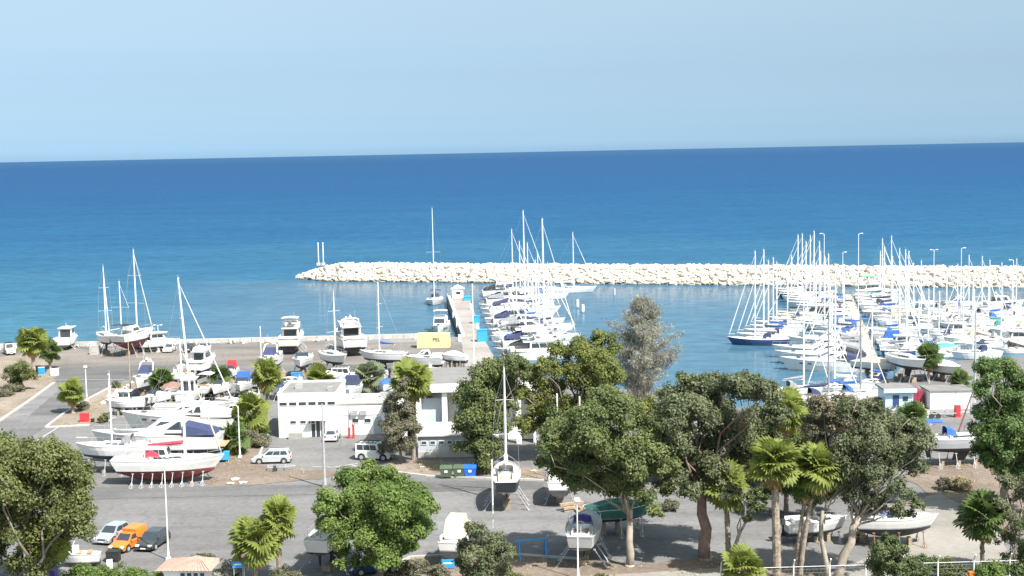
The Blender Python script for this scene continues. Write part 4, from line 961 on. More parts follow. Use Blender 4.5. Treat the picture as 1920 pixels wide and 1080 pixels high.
# far right: boats on the second pier and along the shore
fr = [('s', 1770, 588, 9, 0, 'sailing yacht with grey cover, leftmost mast of the far right pier', 500, canv_grey), ('s', 1790, 596, 9, 0, 'sailing yacht with beige cover on the landward half of the far right pier', 495, canv_cream), ('s', 1872, 606, 10, 4, 'sailing yacht with a blue cover and hood on the far right pier', 492, canv_blue), ('s', 1830, 672, 9, 184, 'sailing yacht with a navy cover beside the tall grey pole', 540, canv_navy), ('o', 1890, 662, 6, 180, 'open boat with white canopy behind the right-hand tree', 0, canv_white), ('s', 1755, 612, 9, 178, 'sailing yacht with white cover at the head of the open pool', 505, canv_white), ('c', 1740, 577, 7, 150, 'white boat under a white cover, leftmost on the far right pier', 0, canv_white), ('m', 1790, 579, 9, 175, 'motor cruiser with dark hull bottom and white cabin on the far right pier', 0, None), ('o', 1836, 578, 7.5, 20, 'small open boat with its bow right on the far right pier', 0, canv_grey),
      ('m', 1882, 579, 10, 10, 'white cabin cruiser near the right edge, before the breakwater', 0, None), ('s', 1811, 585, 10, 0, 'sailing yacht with blue cover, mast beside the tall marina lamp', 478, canv_blue), ('s', 1836, 592, 9, 0, 'small sailing yacht with a white cover on the far right pier', 480, canv_white),
      ('s', 1850, 598, 10, 12, 'sailing yacht with a grey cover on the far right pier', 487, canv_grey), ('s', 1900, 592, 10, 5, 'sailing yacht with navy cover close to the right edge', 485, canv_navy), ('s', 1917, 603, 11, 8, 'tall-masted sailing yacht cut by the right edge', 470, canv_white),
      ('s', 1858, 622, 9, 170, 'white sailing yacht with green cover and bow left, right of the open pool', 500, canv_teal), ('s', 1902, 628, 10, 185, 'sailing yacht with a beige cover, lower right cluster', 510, canv_cream), ('o', 1868, 640, 6, 200, 'open motorboat with outboard in the lower right cluster', 0, None), ('m2', 1908, 648, 8, 180, 'white cabin boat at the right edge above the green tree', 0, None),
      ('m2', 1845, 655, 7, 190, 'white cabin boat left of the green tree at right', 0, None), ('o', 1748, 625, 6, 180, 'small open dinghy in the pool of open water', 0, None), ('m2', 1795, 632, 7, 185, 'small white boat with wheelhouse right of the open pool', 0, None), ('s', 1765, 640, 8, 178, 'small white yacht moored bow left beside the open pool', 545, canv_navy),
      ('c', 1768, 660, 6.5, 5, 'pale boat under a sage green cover near the shore', 0, canv_teal), ('o', 1715, 650, 6, 170, 'open boat with dark outboard before the shore palms', 0, None), ('s', 1727, 668, 8, 170, 'small sailing yacht with a blue cover tied near the shore', 560, canv_blue), ('c', 1818, 652, 7, 195, 'boat with a bright white tarpaulin near the right shore', 0, canv_white),
      ('m2', 1690, 664, 7, 200, 'white boat with small cabin tied at the root of the wooden pier', 0, None), ('o', 1792, 668, 5.5, 10, 'small open boat drawn to the shore below the green-covered one', 0, None)]
fr += [('s', 1722, 604, 9, 0, 'white sailing yacht with beige cover, first inside the second pier', 488, canv_cream), ('m', 1785, 614, 9, 182, 'white motor cruiser beside the open pool, bow left', 0, None), ('s', 1806, 617, 9.5, 180, 'white sailing yacht with grey cover, landward side of the second pier', 498, canv_grey), ('s', 1828, 628, 9, 183, 'sailing yacht with white cover left of the green-covered one', 510, canv_white), ('m2', 1880, 616, 7.5, 180, 'white cabin boat between sailing yachts, far right', 0, None), ('s', 1882, 648, 9, 182, 'sailing yacht with white cover behind the right tree crown', 520, canv_white),
       ('s', 1706, 622, 9, 178, 'white sailing yacht with navy cover by the pool corner', 505, canv_navy), ('m2', 1735, 640, 7, 178, 'white cabin boat below the pool corner', 0, None), ('s', 1810, 644, 8.5, 185, 'small sailing yacht with beige cover right of the wheelhouse boat', 528, canv_cream), ('s', 1745, 655, 8, 176, 'small sailing yacht with grey cover above the shore palm', 540, canv_grey)]
for kd, px, py, L, hd, lab, top, c in fr:
    p = G(px, py, SEA); rz = R(hd)
    if kd == 's': sailing_yacht(p, rz, lab, L, mast_for(px, py, top), cover=c, hood=c, mastr=.13, furl=rng.choice([None, canv_white]))
    elif kd == 'm': motor_yacht(p, rz, lab, L, fly=False, sport=L < 9.5, bottom=antiblk, stripe=canv_black)
    elif kd == 'm2': motorboat(p, rz, lab, L, kind=rng.choice(['house', 'cuddy']))
    elif kd == 'c': motorboat(p, rz, lab, L, kind='covered', cover=c, outboard=False)
    else: motorboat(p, rz, lab, L, kind='open', hood=c)

# ------------------------------------------------------------------ boats laid up on land
def on_land(kd, px, py, hd, lab, L, lo=.4, stand=True, D=None, top=None, mastpx=None, **kw):
    p = G(px, py); rz = R(hd)
    if kd == 's':
        D = D or 1.0+L*.075; kw.setdefault('B', L*.31)
        mh = (height_to(p, top)-lo-D-1.6) if top else 0
        sailing_yacht(p, rz, lab, L, mh, D=D, z=lo+D, **kw); dep = D; hi = lo+D*.70
    elif kd == 'y':
        D = D or .85; kw.setdefault('B', L*.30); motor_yacht(p, rz, lab, L, D=D, z=lo+D, **kw); hi = lo+D*.45; dep = D
    else:
        D = D or .5; kw.setdefault('B', L*.36); motorboat(p, rz, lab, L, D=D, z=lo+D, **kw); hi = lo+D*.45; dep = D
    if stand: boat_stand(p, rz, 'steel props under the '+stand if isinstance(stand, str) else 'steel props under a laid-up boat', L, kw['B'], dep, n=4 if L > 9 else 3, lo=lo, hi=hi)
    return p
Y = on_land
Y('m', 127, 652, 92, 'white wheelhouse boat standing stern-on at the seawall', 8.5, .5, 'white wheelhouse boat at the seawall', B=3.7, kind='house', tall=1.1, outboard=False)
Y('s', 200, 661, 295, 'white sailing boat on props near the seawall, bow towards the camera', 9.5, .5, 'sailing boat near the seawall', top=498, stripe=canv_grey, bottom=antiblk, hood=None, cover=None, furl=canv_white, mastr=.12)
Y('s', 255, 663, 72, 'two-masted motor sailer with a black bimini on a timber cradle', 12, .9, 'two-masted motor sailer', top=469, mizzen=9.5, B=4.4, bimini=canv_black, doghouse=True, biminiw=1.25, bottom=antired, cover=None, keel='long', mastr=.14, hood=None)
Y('m', 296, 659, 8, 'white cabin boat right behind the two-masted motor sailer', 8.0, .5, 'white cabin boat beside the motor sailer', kind='house', tall=.9, outboard=False)
Y('y', 384, 705, 80, 'white cruiser seen from the stern alone on the upper asphalt', 8.5, .6, 'white cruiser on the upper asphalt', B=3.0, fly=True, arch=False, L_=0) if False else Y('y', 384, 705, 80, 'white cruiser seen from the stern alone on the upper asphalt', 8.5, .6, 'white cruiser on the upper asphalt', B=3.0, fly=True, arch=False)
Y('y', 506, 701, 268, 'white cruiser with navy windscreen cover facing the camera', 9, .6, 'cruiser with the navy windscreen cover', B=3.2, fly=False, sport=True, frontcov=canv_navy, arch=True)
Y('m', 568, 706, 272, 'white open-topped boat facing the camera on props above the blue tank', 8, 1.3, 'open-topped white boat', B=3.2, kind='cuddy', outboard=False, D=.8)
Y('s', 628, 701, 300, 'white sailing boat with blue mast cover on tall props', 8.6, .6, 'sailing boat with the blue mast cover', top=545, B=3.3, cover=None, hood=None, bottom=antiblk, mastr=.13, furl=None)
Y('s', 718, 698, 332, 'white sailing boat with blue cover on props, stern to the right', 8.5, .6, 'sailing boat right of the palms', top=528, cover=canv_blue, hood=None, bottom=antiblk, furl=None, mastr=.12) if False else Y('s', 718, 698, 158, 'white sailing boat with blue sail cover on props, stern to the right', 8.5, .6, 'sailing boat with its stern to the right', top=528, cover=canv_blue, hood=None, bottom=antiblk, furl=None, mastr=.12)
Y('y', 789, 697, 178, 'grey-hulled speedboat with a white cabin left of the small boat', 7.2, .7, 'grey-hulled speedboat', top=greyhull, stripe=canv_black, B=2.7, fly=False, sport=True, arch=False, hullwin=False) if False else None
p = G(789, 698); motor_yacht(p, R(178), 'grey-hulled speedboat with a white cabin left of the small white boat', 7.2, B=2.7, top=greyhull, stripe=canv_black, fly=False, sport=True, arch=False, hullwin=False, D=.7, z=1.3, tall=.85); boat_stand(p, R(178), 'steel props under the grey-hulled speedboat', 7.2, 2.7, .7, n=3, lo=.6, hi=.95)
Y('m', 851, 695, 160, 'small white boat high on a trestle at the foot of the pier', 4.8, 1.3, 'small white boat at the foot of the pier', kind='covered', cover=canv_white, outboard=False)
Y('y', 550, 657, 91, 'white flybridge cruiser seen from the stern with dark saloon window', 12, .6, 'flybridge cruiser at the seawall', B=4.1, fly=True, arch=True, dome=False, bimini=canv_white)
Y('y', 652, 659, 108, 'big white motor yacht with raked arch standing at the seawall', 14.5, .7, 'big motor yacht at the seawall', B=4.8, fly=True, arch=True, tall=1.15)
Y('y', 272, 740, 268, 'white cruiser with navy cover facing the camera behind the palm', 9, .7, 'white cruiser with the navy cover', B=3.0, fly=False, sport=True, frontcov=canv_navy, arch=True)
Y('m', 236, 778, 186, 'small white cabin boat with a windowed wheelhouse by the soil verge', 5.6, .7, 'small cabin boat by the verge', kind='house', tall=.8, B=2.3)
Y('m', 290, 766, 245, 'small white cuddy boat between the verge boat and the palm', 5.5, .5, 'small cuddy boat', kind='cuddy')
Y('m', 322, 752, 268, 'boat under a dull reddish-brown cover beside the palm', 6.8, .7, 'boat with the reddish-brown cover', kind='covered', cover=mat('canvas_brown', (.22, .13, .11), .9, .2, 3), outboard=False, B=3.0)
Y('m', 357, 757, 92, 'cream cabin boat standing stern-on left of the slanting mast', 8, .5, 'cream cabin boat', kind='house', top=creamw, B=3.1, outboard=False)
Y('m', 390, 745, 80, 'white boat with two dark outboards beside the cream cabin boat', 6.5, .6, 'white boat with dark outboards', kind='open', B=2.6, hood=canv_white)
Y('m', 412, 748, 260, 'small boat with a brown hull bottom in the crowded yard', 5.5, .6, 'small boat with the brown bottom', kind='cuddy', bottom=antired)
Y('m', 456, 745, 272, 'small white boat under a bright blue canopy in the yard', 6.2, .8, 'small boat with the blue canopy', kind='cuddy', hood=canv_blue, outboard=False, B=2.7)
Y('m', 484, 738, 200, 'small dark-covered boat right of the blue canopy boat', 5.2, .7, 'dark-covered small boat', kind='covered', cover=canv_grey, outboard=False)
Y('m', 434, 717, 268, 'small boat with a red cover on the upper asphalt', 5.0, .6, 'small boat with the red cover', kind='cuddy', hood=redp, outboard=False)
Y('m', 660, 756, 270, 'boat with navy windscreen canopy behind the white annex', 7.0, .9, 'boat with the navy canopy behind the annex', kind='cuddy', hood=canv_navy, B=2.9, outboard=False)
Y('m', 690, 735, 185, 'small dark green boat behind the white annex', 5.5, .9, 'small dark green boat', kind='open', top=mat('paint_dark_green', (.05, .10, .08), .4, .15, 2))
Y('m', 612, 729, 10, 'small white boat behind the office roof', 5.5, .8, 'small white boat behind the office roof', kind='covered', cover=canv_white, outboard=False)
Y('m', 700, 716, 175, 'low white dinghy on the asphalt above the annex', 5.0, .5, 'low white dinghy', kind='open')
Y('s', 366, 786, 3, 'white sailing boat behind the big motor yachts, mast leaning left', 11, .25, 'sailing boat behind the motor yachts', top=517, cover=canv_white, hood=None, lean=.06, mastr=.16, spread=2, mx=-.04, keel='long', D=.9, F=.95)
Y('y', 338, 826, 176, 'long white motor yacht with bow left, farther of the two big ones', 15.2, .8, 'farther big motor yacht', fly=False, sport=True, arch=True, B=4.4, aftcov=canv_white, dome=False)
Y('y', 296, 866, 181, 'long white motor yacht with dark windows and navy cockpit cover, bow left', 15.4, .9, 'nearer big motor yacht', fly=False, sport=True, arch=False, B=4.5, aftcov=canv_navy, tall=1.15, stripe=canv_grey)
Y('s', 222, 886, 179, 'white sailing boat with grey hull shade and bow left behind the red ketch', 9.6, .45, 'white boat behind the red-covered ketch', top=700, cover=canv_grey, hood=canv_grey, bottom=antiblk, B=3.1, mastr=.10, furl=None)
Y('s', 318, 905, 2, 'white ketch with red sail covers and dark red bottom on many props', 12.4, .12, False, top=640, cover=canv_red, hood=canv_red, bottom=antired, stripe=white, keel='long', B=3.5, F=1.12, D=1.55, doghouse=True, mx=.15, furl=canv_cream, mastr=.15, spread=1)
boat_stand(G(318, 905), R(2), 'row of pale steel props under the red-bottomed ketch', 12.4, 3.5, 1.55, n=8, lo=.12, hi=1.30, spread=1.35, m=galv)
Y('s', 950, 944, 90, 'dark-hulled sailing boat on props beside the road, stern to the camera', 9.4, .5, 'dark-hulled sailing boat beside the road', top=687, B=3.0, cover=None, hood=canv_grey, bottom=antiblk, top_=0) if False else None
p = G(950, 944); D_ = 1.75; sailing_yacht(p, R(90), 'dark-hulled sailing boat on props beside the road, stern to the camera', 9.4, height_to(p, 687)-.5-D_-1.6, B=3.0, cover=canv_white, hood=canv_white, top=darkp, stripe=canv_black, bottom=antiblk, D=D_, z=.5+D_, F=1.0, furl=canv_white, wind=False)
boat_stand(p, R(90), 'steel props under the dark-hulled sailing boat', 9.4, 3.0, D_, n=4, lo=.5, hi=1.7, spread=1.5)
Y('m', 1050, 936, 88, 'white boat on props partly under the trees beside the road', 7.5, 1.0, 'white boat partly under the trees', kind='cuddy', B=2.6, outboard=False, D=.8)
Y('s', 1096, 1047, 82, 'grey sailing boat without mast and with purple cover in tree shade', 8.8, .5, 'grey mastless boat in the tree shade', top_=0, B=3.1, stripe=canv_black, bottom=antiblk, cover=None, hood=canv_purple, D=1.6) if False else None
p = G(1096, 1047); sailing_yacht(p, R(82), 'mastless grey sailing boat with a purple cover in the tree shade', 8.8, 0, B=3.1, D=1.6, z=2.0, stripe=canv_black, bottom=antiblk, hood=canv_purple, top=mat('gelcoat_pale_grey', (.50, .51, .52), .3, .06, 1))
boat_stand(p, R(82), 'steel props under the mastless grey boat', 8.8, 3.1, 1.6, n=4, lo=.4, hi=1.5, spread=1.4)
Y('m', 862, 1050, 80, 'white cabin boat on a stand beside the dark shrub', 6.6, .9, 'white cabin boat beside the dark shrub', kind='cuddy', hood=canv_cream, B=2.5, outboard=False, D=.8)
p = G(626, 1058); sailing_yacht(p, R(78), 'white sailing boat without mast behind the bright green tree', 9, 0, B=3.0, D=1.7, z=2.15, bottom=antiblk, stripe=canv_black, hood=None); boat_stand(p, R(78), 'steel props under the boat behind the green tree', 9, 3.0, 1.7, n=3, lo=.45, hi=1.6, spread=1.5)
p = G(1678, 1022); sailing_yacht(p, R(0), 'white boat with blue cover and black panel on a rusty cradle at right', 7.8, 0, B=2.6, D=1.0, z=1.75, F=.85, stripe=canv_grey, bottom=antiblk, hood=canv_blue, bimini=canv_black, keel='long', biminiw=.7, top=white)
boat_stand(p, R(0), 'rusty brown cradle under the blue and white boat', 7.2, 2.6, 1.0, n=3, lo=.7, hi=1.3, m=rust)
p = G(1800, 872); sailing_yacht(p, R(3), 'grey-hulled boat with bright blue cover between the trees at right', 9.5, 0, B=3.0, D=1.5, z=2.1, top=greyhull, stripe=canv_black, hood=canv_blue, bottom=antiblk, bimini=canv_blue); boat_stand(p, R(3), 'steel props under the grey boat with the blue cover', 9.5, 3.0, 1.5, n=4, lo=.6, hi=1.5)
Y('m', 1530, 1015, 10, 'small white boat half hidden behind the leaning palms', 6, .6, 'small boat behind the leaning palms', kind='cuddy')
Y('s', 1702, 714, 285, 'white yacht hull laid up on the shore, bow to the camera', 9.5, .8, 'white yacht hull on the shore', B=3.6, bottom=antiblk, hood=None, cover=None)
Y('m', 1768, 712, 290, 'boat under a big white cover on the shore right of the palm', 8.5, .8, 'boat with the big white cover', kind='covered', cover=canv_white, outboard=False, B=3.4)
Y('m', 1643, 703, 310, 'boat with a sand-coloured cover at the root of the wooden pier', 8, .6, 'boat with the sand-coloured cover', kind='covered', cover=canv_cream, outboard=False, B=3.0)
p = G(1545, 757, SEA); sailing_yacht(p, R(8), 'white yacht with navy covers and dark mast moored along the near shore', 11.5, mast_for(1545, 757, 600), cover=canv_navy, hood=canv_navy, mastm=canv_grey)
p = G(1606, 750, SEA); sailing_yacht(p, R(5), 'cream yacht with a bright blue boom tent moored along the near shore', 10, mast_for(1606, 750, 590), cover=canv_blue, hood=canv_blue, bimini=canv_blue, biminiw=1.2, top=creamw, furl=canv_cream, mastm=canv_grey)
for px, py, top, L, hd, lab, c in ((1500, 742, 560, 10, 12, 'white yacht with grey cover moored left of the two near-shore yachts', canv_grey), (1572, 738, 570, 10, 184, 'white yacht with white cover lying behind the two near-shore yachts', canv_white), (1640, 728, 575, 8, 178, 'small white yacht with blue cover beside the blue hut', canv_blue)):
    sailing_yacht(G(px, py, SEA), R(hd), lab, L, mast_for(px, py, top), cover=c, hood=c, group='yachts along the near shore')
Y('m', 1692, 800, 200, 'small white boat on the asphalt left of the little palm', 5.5, .5, 'small white boat left of the little palm', kind='covered', cover=canv_white, outboard=False)
Y('m', 1728, 800, 250, 'small white open boat right of the little palm', 5.0, .5, 'small open boat right of the little palm', kind='open')

for px, py, hd, L, kd, c, lab in ((334, 722, 200, 5.2, 'open', None, 'open white dinghy above the reddish-brown covered boat'), (468, 768, 265, 5.5, 'covered', canv_white, 'boat under a white cover left of the office block'), (438, 772, 190, 5.0, 'cuddy', None, 'small white boat behind the yacht sterns'), (524, 748, 280, 5.0, 'covered', canv_navy, 'navy-covered boat behind the office roof'), (570, 738, 180, 5.4, 'open', None, 'open white boat behind the office roof'), (345, 706, 260, 5.6, 'cuddy', canv_grey, 'small boat with grey hood on the upper asphalt'), (640, 735, 85, 5.0, 'covered', canv_grey, 'grey-covered boat between the two low palms'), (722, 742, 270, 5.5, 'covered', canv_blue, 'blue-covered boat beside the white pylon'), (812, 712, 180, 4.6, 'open', None, 'low white boat under the grey-hulled speedboat')):
    Y('m', px, py, hd, lab, L, .5, lab.replace(' with ', ' having ')[:60].rsplit(' ', 1)[0] if False else 'the '+lab, kind=kd, cover=c, hood=c if kd == 'cuddy' else None, outboard=kd != 'covered')
for k, (px, py, d, m_, lab) in enumerate(((476, 786, (2.4, 1.8, 2.2), concw, 'white storage box beside the office block'), (402, 768, (1.2, 1.2, .9), rust, 'rusty crate between boats in the yard'), (306, 776, (1.0, .8, .8), canv_grey, 'grey crate beside the cuddy boat'), (530, 706, (1.2, 1.0, .7), wood, 'wooden crate near the navy-covered cruiser'))):
    p = G(px, py); t = thing('storage_box', lab, 'box', (p.x, p.y, 0), rng.random()*.6)
    mb = MB(); mb.box((0, 0, d[2]/2), d); mb.build('body', m_, t); mb = MB(); mb.box((0, 0, d[2]+.04), (d[0]+.1, d[1]+.1, .08)); mb.build('lid', m_, t)

# ------------------------------------------------------------------ vehicles (front along +X, wheels on z = 0)
def car(p, rz, label, kind, paint, L=4.2, Wd=1.74, H=1.46, glassm=glass, nm='parked_car', cat='car'):
    t = thing(nm, label, cat, (p.x, p.y, 0), rz)
    h = Wd/2; gc = .24
    bl = .62*H if kind != 'jeep' else .58*H
    fr, re = L/2, -L/2
    if kind == 'jeep': prof = [(re, gc+.12), (re, bl), (fr-.98, bl), (fr-.95, bl-.02), (fr-.06, bl-.06), (fr, bl-.14), (fr, gc+.1)]
    elif kind == 'pickvan': prof = [(re, gc), (re, bl), (fr-1.12, bl), (fr-.35, bl-.16), (fr-.06, bl-.30), (fr, gc+.22), (fr-.05, gc)]
    else: prof = [(re+.05, gc), (re, gc+.3), (re+.05, bl-.02), (re+.3, bl+.02), (fr-1.15, bl), (fr-.40, bl-.15), (fr-.06, bl-.30), (fr, gc+.22), (fr-.05, gc)]
    mb = MB(); n = len(prof); st = [(-h, .93), (-h+.0, 1.0), (-h+.14, 1.0), (h-.14, 1.0), (h, 1.0)]
    rings = []
    for y, kz in ((-h+.05, 'lo'), (-h, 'mid'), (-h+.12, 'top'), (h-.12, 'top'), (h, 'mid'), (h-.05, 'lo')):
        rings.append([(x*(.985 if kz != 'top' else 1), y, (z if kz == 'top' else gc+(z-gc)*(.90 if kz == 'mid' else .12))) for x, z in prof])
    vs = [q for r in rings for q in r]; fs = []
    for i in range(len(rings)-1):
        for k in range(n-1): fs.append((i*n+k, (i+1)*n+k, (i+1)*n+k+1, i*n+k+1))
        fs.append((i*n+n-1, (i+1)*n+n-1, (i+1)*n, i*n))
    fs += [tuple(range(n)), tuple(range(len(vs)-1, len(vs)-n-1, -1))]
    mb.add(vs, fs); bm = bmesh.new(); me = mb.mesh('body', paint); bm.from_mesh(me); bmesh.ops.recalc_face_normals(bm, faces=bm.faces[:]); bm.to_mesh(me); bm.free(); body = link('body', me, t)
    x0, x1, rb, rf, ins = {'hatch': (re+.12, fr-1.0, .45, .82, .20), 'estate': (re+.08, fr-1.05, .35, .80, .18), 'saloon': (re+.75, fr-1.05, .55, .80, .2), 'jeep': (re+.02, fr-1.30, .04, .30, .10), 'pickvan': (-.35, fr-1.0, .02, .75, .16)}[kind]
    def cab(nm_, x0, x1, rb, rf, ins, top, win, m):
        b = [(x0, -h+.04, bl-.03), (x1, -h+.04, bl-.03), (x1, h-.04, bl-.03), (x0, h-.04, bl-.03)]
        tp = [(x0+rb, -h+ins, top), (x1-rf, -h+ins, top), (x1-rf, h-ins, top), (x0+rb, h-ins, top)]
        m_ = MB(); m_.hexa(b, tp); o = m_.build(nm_, m, t)
        if not win: return o
        ns = win[0]
        for sd in (0, 1):
            for k in range(ns):
                u0 = .05+.88*k/ns+.012; u1 = .05+.88*(k+1)/ns-.012; w_ = MB()
                if sd == 0: w_.panel(b[0], b[1], tp[1], tp[0], u0, u1, .16, .86, .012)
                else: w_.panel(b[2], b[3], tp[3], tp[2], 1-u1, 1-u0, .16, .86, .012)
                w_.build('window', glassm, o)
        w_ = MB(); w_.panel(b[1], b[2], tp[2], tp[1], .07, .93, .10, .93, .012); w_.build('windscreen', glassm, o)
        if win[1]: w_ = MB(); w_.panel(b[3], b[0], tp[0], tp[3], .10, .90, .14, .86, .012); w_.build('rear_window', glassm, o)
        return o
    o = cab('cabin', x0, x1, rb, rf, ins, H, (3 if kind in ('estate', 'jeep') else 2 if kind != 'pickvan' else 1, kind != 'pickvan'), paint)
    if kind == 'pickvan':
        m_ = MB(); m_.hexa([(re+.01, -h+.03, bl-.2), (-.30, -h+.03, bl-.2), (-.30, h-.03, bl-.2), (re+.01, h-.03, bl-.2)], [(re+.08, -h+.12, H+.33), (-.15, -h+.14, H+.26), (-.15, h-.14, H+.26), (re+.08, h-.12, H+.33)]); m_.build('cargo_box', paint, t)
    if kind in ('estate', 'jeep'):
        m_ = MB(); [m_.tube((x0+rb+.1, s_*(h-ins-.06), H+.06), (x1-rf-.1, s_*(h-ins-.06), H+.06), .025, n=4) for s_ in (1, -1)]; m_.build('roof_rail', blackm, t)
    wr = .31 if kind != 'jeep' else .38
    for x in (fr-.82, re+.78):
        for s_ in (1, -1):
            m_ = MB(); m_.tube((x, s_*(h-.20), wr), (x, s_*(h+.015), wr), wr, n=16); w_ = m_.build('wheel', rubber, t)
            m_ = MB(); m_.tube((x, s_*(h+.01), wr), (x, s_*(h+.03), wr), wr*.62, n=12); m_.build('rim', galv, w_)
            m_ = MB(); m_.tube((x, s_*(h-.12), wr+.02), (x, s_*(h+.006), wr+.02), wr+.09, n=16); m_.build('wheel_arch', blackm, t)
    for s_ in (1, -1):
        m_ = MB()
        if kind == 'jeep': m_.tube((fr-.02, s_*h*.62, bl-.24), (fr+.04, s_*h*.62, bl-.24), .11, n=10)
        else: m_.box((fr-.10, s_*h*.70, gc+.36), (.24, .36, .15), rz=-s_*.35)
        m_.build('headlight', lens, t)
        m_ = MB(); m_.box((re+.02, s_*h*.80, bl-.16), (.08, .20, .26)); m_.build('tail_light', redlens, t)
        m_ = MB(); m_.box((x1-rf*.35, s_*(h+.08), bl+.10), (.12, .20, .13)); m_.build('mirror', paint if kind != 'jeep' else blackm, t)
    m_ = MB(); m_.box((fr+.0, 0, gc+.10), (.10, Wd*.92, .16)); m_.build('bumper', blackm if kind in ('pickvan', 'jeep') else paint, t)
    m_ = MB(); m_.box((re+.0, 0, gc+.14), (.10, Wd*.92, .18)); m_.build('bumper', blackm if kind in ('pickvan', 'jeep', 'estate') else paint, t)
    m_ = MB(); m_.box((fr-.015, 0, gc+.30), (.07, Wd*.46, .11)); m_.build('grille', blackm, t)
    m_ = MB(); m_.box((fr+.06, 0, gc+.12), (.02, .5, .11)); m_.build('number_plate', platem, t)
    m_ = MB(); m_.box((re-.06, 0, gc+.22), (.02, .5, .11)); m_.build('number_plate', platem, t)
    if kind == 'jeep':
        m_ = MB(); m_.tube((re-.02, 0, .95), (re-.22, 0, .95), .36, n=14); m_.build('spare_wheel', rubber, t)
        m_ = MB(); [m_.box((x0+.2+(x1-rf-x0-.4)*k/4, 0, H+.10), (.05, Wd*.74, .05)) for k in range(5)]; [m_.box(((x0+x1-rf)/2, s_*Wd*.36, H+.14), (x1-rf-x0-.2, .04, .05)) for s_ in (1, -1)]; m_.build('roof_rack', blackm, t)
    return t
car(G(212, 1012), R(254), 'silver-grey hatchback parked behind the orange van', 'hatch', silverp, 4.0)
car(G(241, 1027), R(252), 'bright orange van with a tall cargo box between two cars', 'pickvan', orange, 4.1, 1.66, 1.5, nm='orange_van', cat='van')
car(G(287, 1024), R(259), 'dark charcoal hatchback facing the camera right of the orange van', 'hatch', darkp, 4.1)
car(G(511, 867), R(181), 'silver estate car parked side-on by the soil bank', 'estate', mat('paint_silver_bright', (.55, .58, .60), .28, .04, 2, metal=.3), 4.5, 1.76, 1.58)
car(G(624, 824), R(88), 'small white hatchback parked nose-in at the office wall', 'hatch', white, 3.7, 1.62)
car(G(703, 861), R(-14), 'white boxy off-roader with roof rack and spare wheel', 'jeep', white, 4.3, 1.78, 1.98, nm='off_roader')
car(G(538, 724), R(150), 'white car behind the office roof in the boatyard', 'hatch', white, 4.0)
car(G(318, 659), R(270), 'small white car by the seawall, first from the left', 'hatch', white, 3.8)
car(G(352, 659), R(268), 'dark car by the seawall, second from the left', 'hatch', darkp, 4.0)
car(G(382, 658), R(272), 'dark silver car by the seawall, third from the left', 'hatch', silverp, 4.1)
car(G(704, 1072), R(195), 'dark blue car in the shade under the bright green tree', 'saloon', bluehull, 4.4)
car(G(648, 714), R(0), 'white box-bodied van behind the annex at the palm', 'jeep', white, 4.4, 1.8, 2.2, nm='white_van', cat='van')
car(G(18, 664), R(300), 'small white vehicle at the far left by the seawall', 'jeep', white, 3.6, 1.6, 2.0, nm='white_van', cat='van')
p = G(516, 882); t = thing('boat_trailer', 'small empty trailer on the edge of the soil island', 'trailer', (p.x, p.y, 0), R(8))
mb = MB(); [mb.box((.2, y, .5), (2.2, .08, .08)) for y in (-.55, .55)]; [mb.box((x, 0, .5), (.08, 1.0, .07)) for x in (-.8, .2, 1.2)]; mb.tube((1.3, .5, .5), (2.3, 0, .45), .04); mb.tube((1.3, -.5, .5), (2.3, 0, .45), .04); mb.build('frame', galv, t)
for s_ in (1, -1): mb = MB(); mb.tube((0, s_*.62, .28), (0, s_*.80, .28), .28, n=12); mb.build('wheel', rubber, t)
p = G(1755, 782); t = thing('boat_trailer', 'long empty boat trailer in front of the white store', 'trailer', (p.x, p.y, 0), R(2))
mb = MB(); [mb.box((.2, y, .6), (6.0, .12, .12)) for y in (-.7, .7)]; [mb.box((x, 0, .6), (.1, 1.3, .1)) for x in (-2.4, -.6, 1.4, 3)]; mb.tube((3.2, 0, .6), (4.6, 0, .5), .06); mb.build('frame', galv, t)
for x in (-.9, .0):
    for s_ in (1, -1): mb = MB(); mb.tube((x, s_*.85, .32), (x, s_*1.06, .32), .32, n=12); mb.build('wheel', rubber, t)

